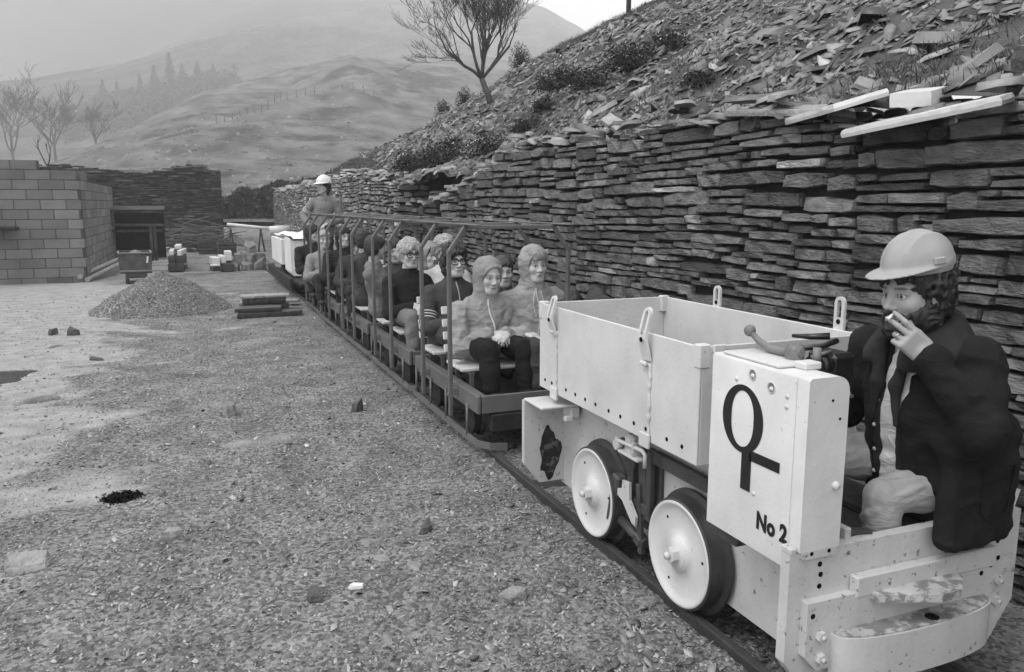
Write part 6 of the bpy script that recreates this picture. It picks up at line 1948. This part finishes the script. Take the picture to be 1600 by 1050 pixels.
    f.ell(W(0, -.025, .035), r([.083, .101, .066]) * s, Mh, .02); f.ell(W(0, -.050, -.020), r([.080, .060, .072]) * s, Mh, .03)
    for sg in (1, -1): f.cap(W(sg * .074, -.012, .02), W(sg * .071, .0, -.055), .022 * s, .018 * s, .02)
    f.ell(W(.0, .062, .052), r([.064, .026, .022]) * s, Mh, .015)
    f.wrinkle(.020, (38, 38, 30), 35); f.wrinkle(.007, (80, 80, 40), 36)
    f.ell(W(0, .10, -.045), r([.062, .085, .080]) * s, Mh, .008, 's')
    for sg in (1, -1): f.ell(W(sg * .090, .004, -.022), r([.018, .014, .020]) * s, Mh, .006, 's')
    sdf_obj("hair", f, hair_mat(.014), body)
    f = Field(Oh - .2, Oh + .2, .004)
    f.cap(W(-.056, .015, -.060), W(-.030, .062, -.100), .024 * s, .026 * s, .02); f.cap(W(.056, .015, -.060), W(.030, .062, -.100), .024 * s, .026 * s, .02)
    f.cap(W(-.026, .072, -.104), W(.026, .072, -.106), .027 * s, .027 * s, .02); f.cap(W(-.060, .006, -.03), W(-.058, .014, -.065), .014 * s, .020 * s, .01); f.cap(W(.060, .006, -.03), W(.058, .014, -.065), .014 * s, .020 * s, .01)
    f.cap(W(-.024, .088, -.053), W(.024, .088, -.053), .0055 * s, .0055 * s, .006)
    for sg in (1, -1): f.cap(W(sg * .056, -.004, -.070), W(sg * .016, .040, -.125), .034 * s, .030 * s, .02)
    for sg in (1, -1): f.path([W(sg * .064, .004, -.028), W(sg * .056, .040, -.056), W(sg * .036, .076, -.070)], [.013 * s, .016 * s, .014 * s], .012)
    f.wrinkle(.008, (70, 70, 60), 37)
    sdf_obj("beard", f, hair_mat(.022), body)
    hard_hat(W, Mh, s * 1.0, M_helm, body, .004, .82, .026)
    return body
driver()

# ------------------------------------------------------------------ the standing man behind the coaches
b, J = person("man in a white hard hat and striped jacket standing at the rear", None, (2.02, 13.35, 0), (-.25, -.97), (1.995, 13.22, 1.815), 1.06, (-.80, -.58, .0), s=1.0, h=.010, jacket=.19, trousers=.04, skin=.40,
              hair='long', hair_v=.015, hands='stand', stripes=True, seed=30, fold=.008, zip_v=.3)
Wst = lambda x, y, z: J['Oh'] + J['Mh'] @ np.array([x, y, z])
hard_hat(Wst, J['Mh'], 1.0, M_helm_w, b, .007)
mb = MB(); mb.box((1.985, 13.42, .255), (.8, 1.05, .05), ch=.006); mb.box((1.985, 13.42, .19), (.5, 1.0, .08)); RL.part(mb, "footplate", M_under)

# ------------------------------------------------------------------ mountain air
def air(name, mb, dens, label=None):
    m = bpy.data.materials.new(name + " air"); m.use_nodes = True
    n = m.node_tree.nodes; n.clear()
    o_ = n.new("ShaderNodeOutputMaterial"); v = n.new("ShaderNodeVolumePrincipled")
    v.inputs["Color"].default_value = (.97, .97, .97, 1); v.inputs["Density"].default_value = dens; v.inputs["Anisotropy"].default_value = .0
    m.node_tree.links.new(v.outputs[0], o_.inputs["Volume"])
    o = mb.build(name, m); o["kind"] = "stuff"
    if label: o["label"] = label
    return o
mb = MB(); mb.box((100, 420, 107.5), (1700, 1000, 225))
air("haze", mb, .0015)
# the cloud that hides the hill on the left: a rounded bank of thicker mist
mb = MB(); vs, fs = [], []
nu, nv = 40, 20
for j in range(nv + 1):
    for i in range(nu):
        t, p_ = math.pi * j / nv, 2 * math.pi * i / nu
        k = 1 + .12 * math.sin(3 * p_ + 2 * t) + .08 * math.sin(5 * p_ - 3 * t)
        sp = lambda v, e=1.9: math.copysign(abs(v) ** e, v)
        vs.append((-300 + 420 * k * sp(math.sin(t)) * sp(math.cos(p_)), 520 + 320 * k * sp(math.sin(t)) * sp(math.sin(p_)), 130 + 150 * k * sp(math.cos(t))))
for j in range(nv):
    for i in range(nu): fs.append((j * nu + i, j * nu + (i + 1) % nu, (j + 1) * nu + (i + 1) % nu, (j + 1) * nu + i))
mb.add(vs, fs); air("cloud_bank", mb, .020, "low cloud hiding the top of the hillside on the left")
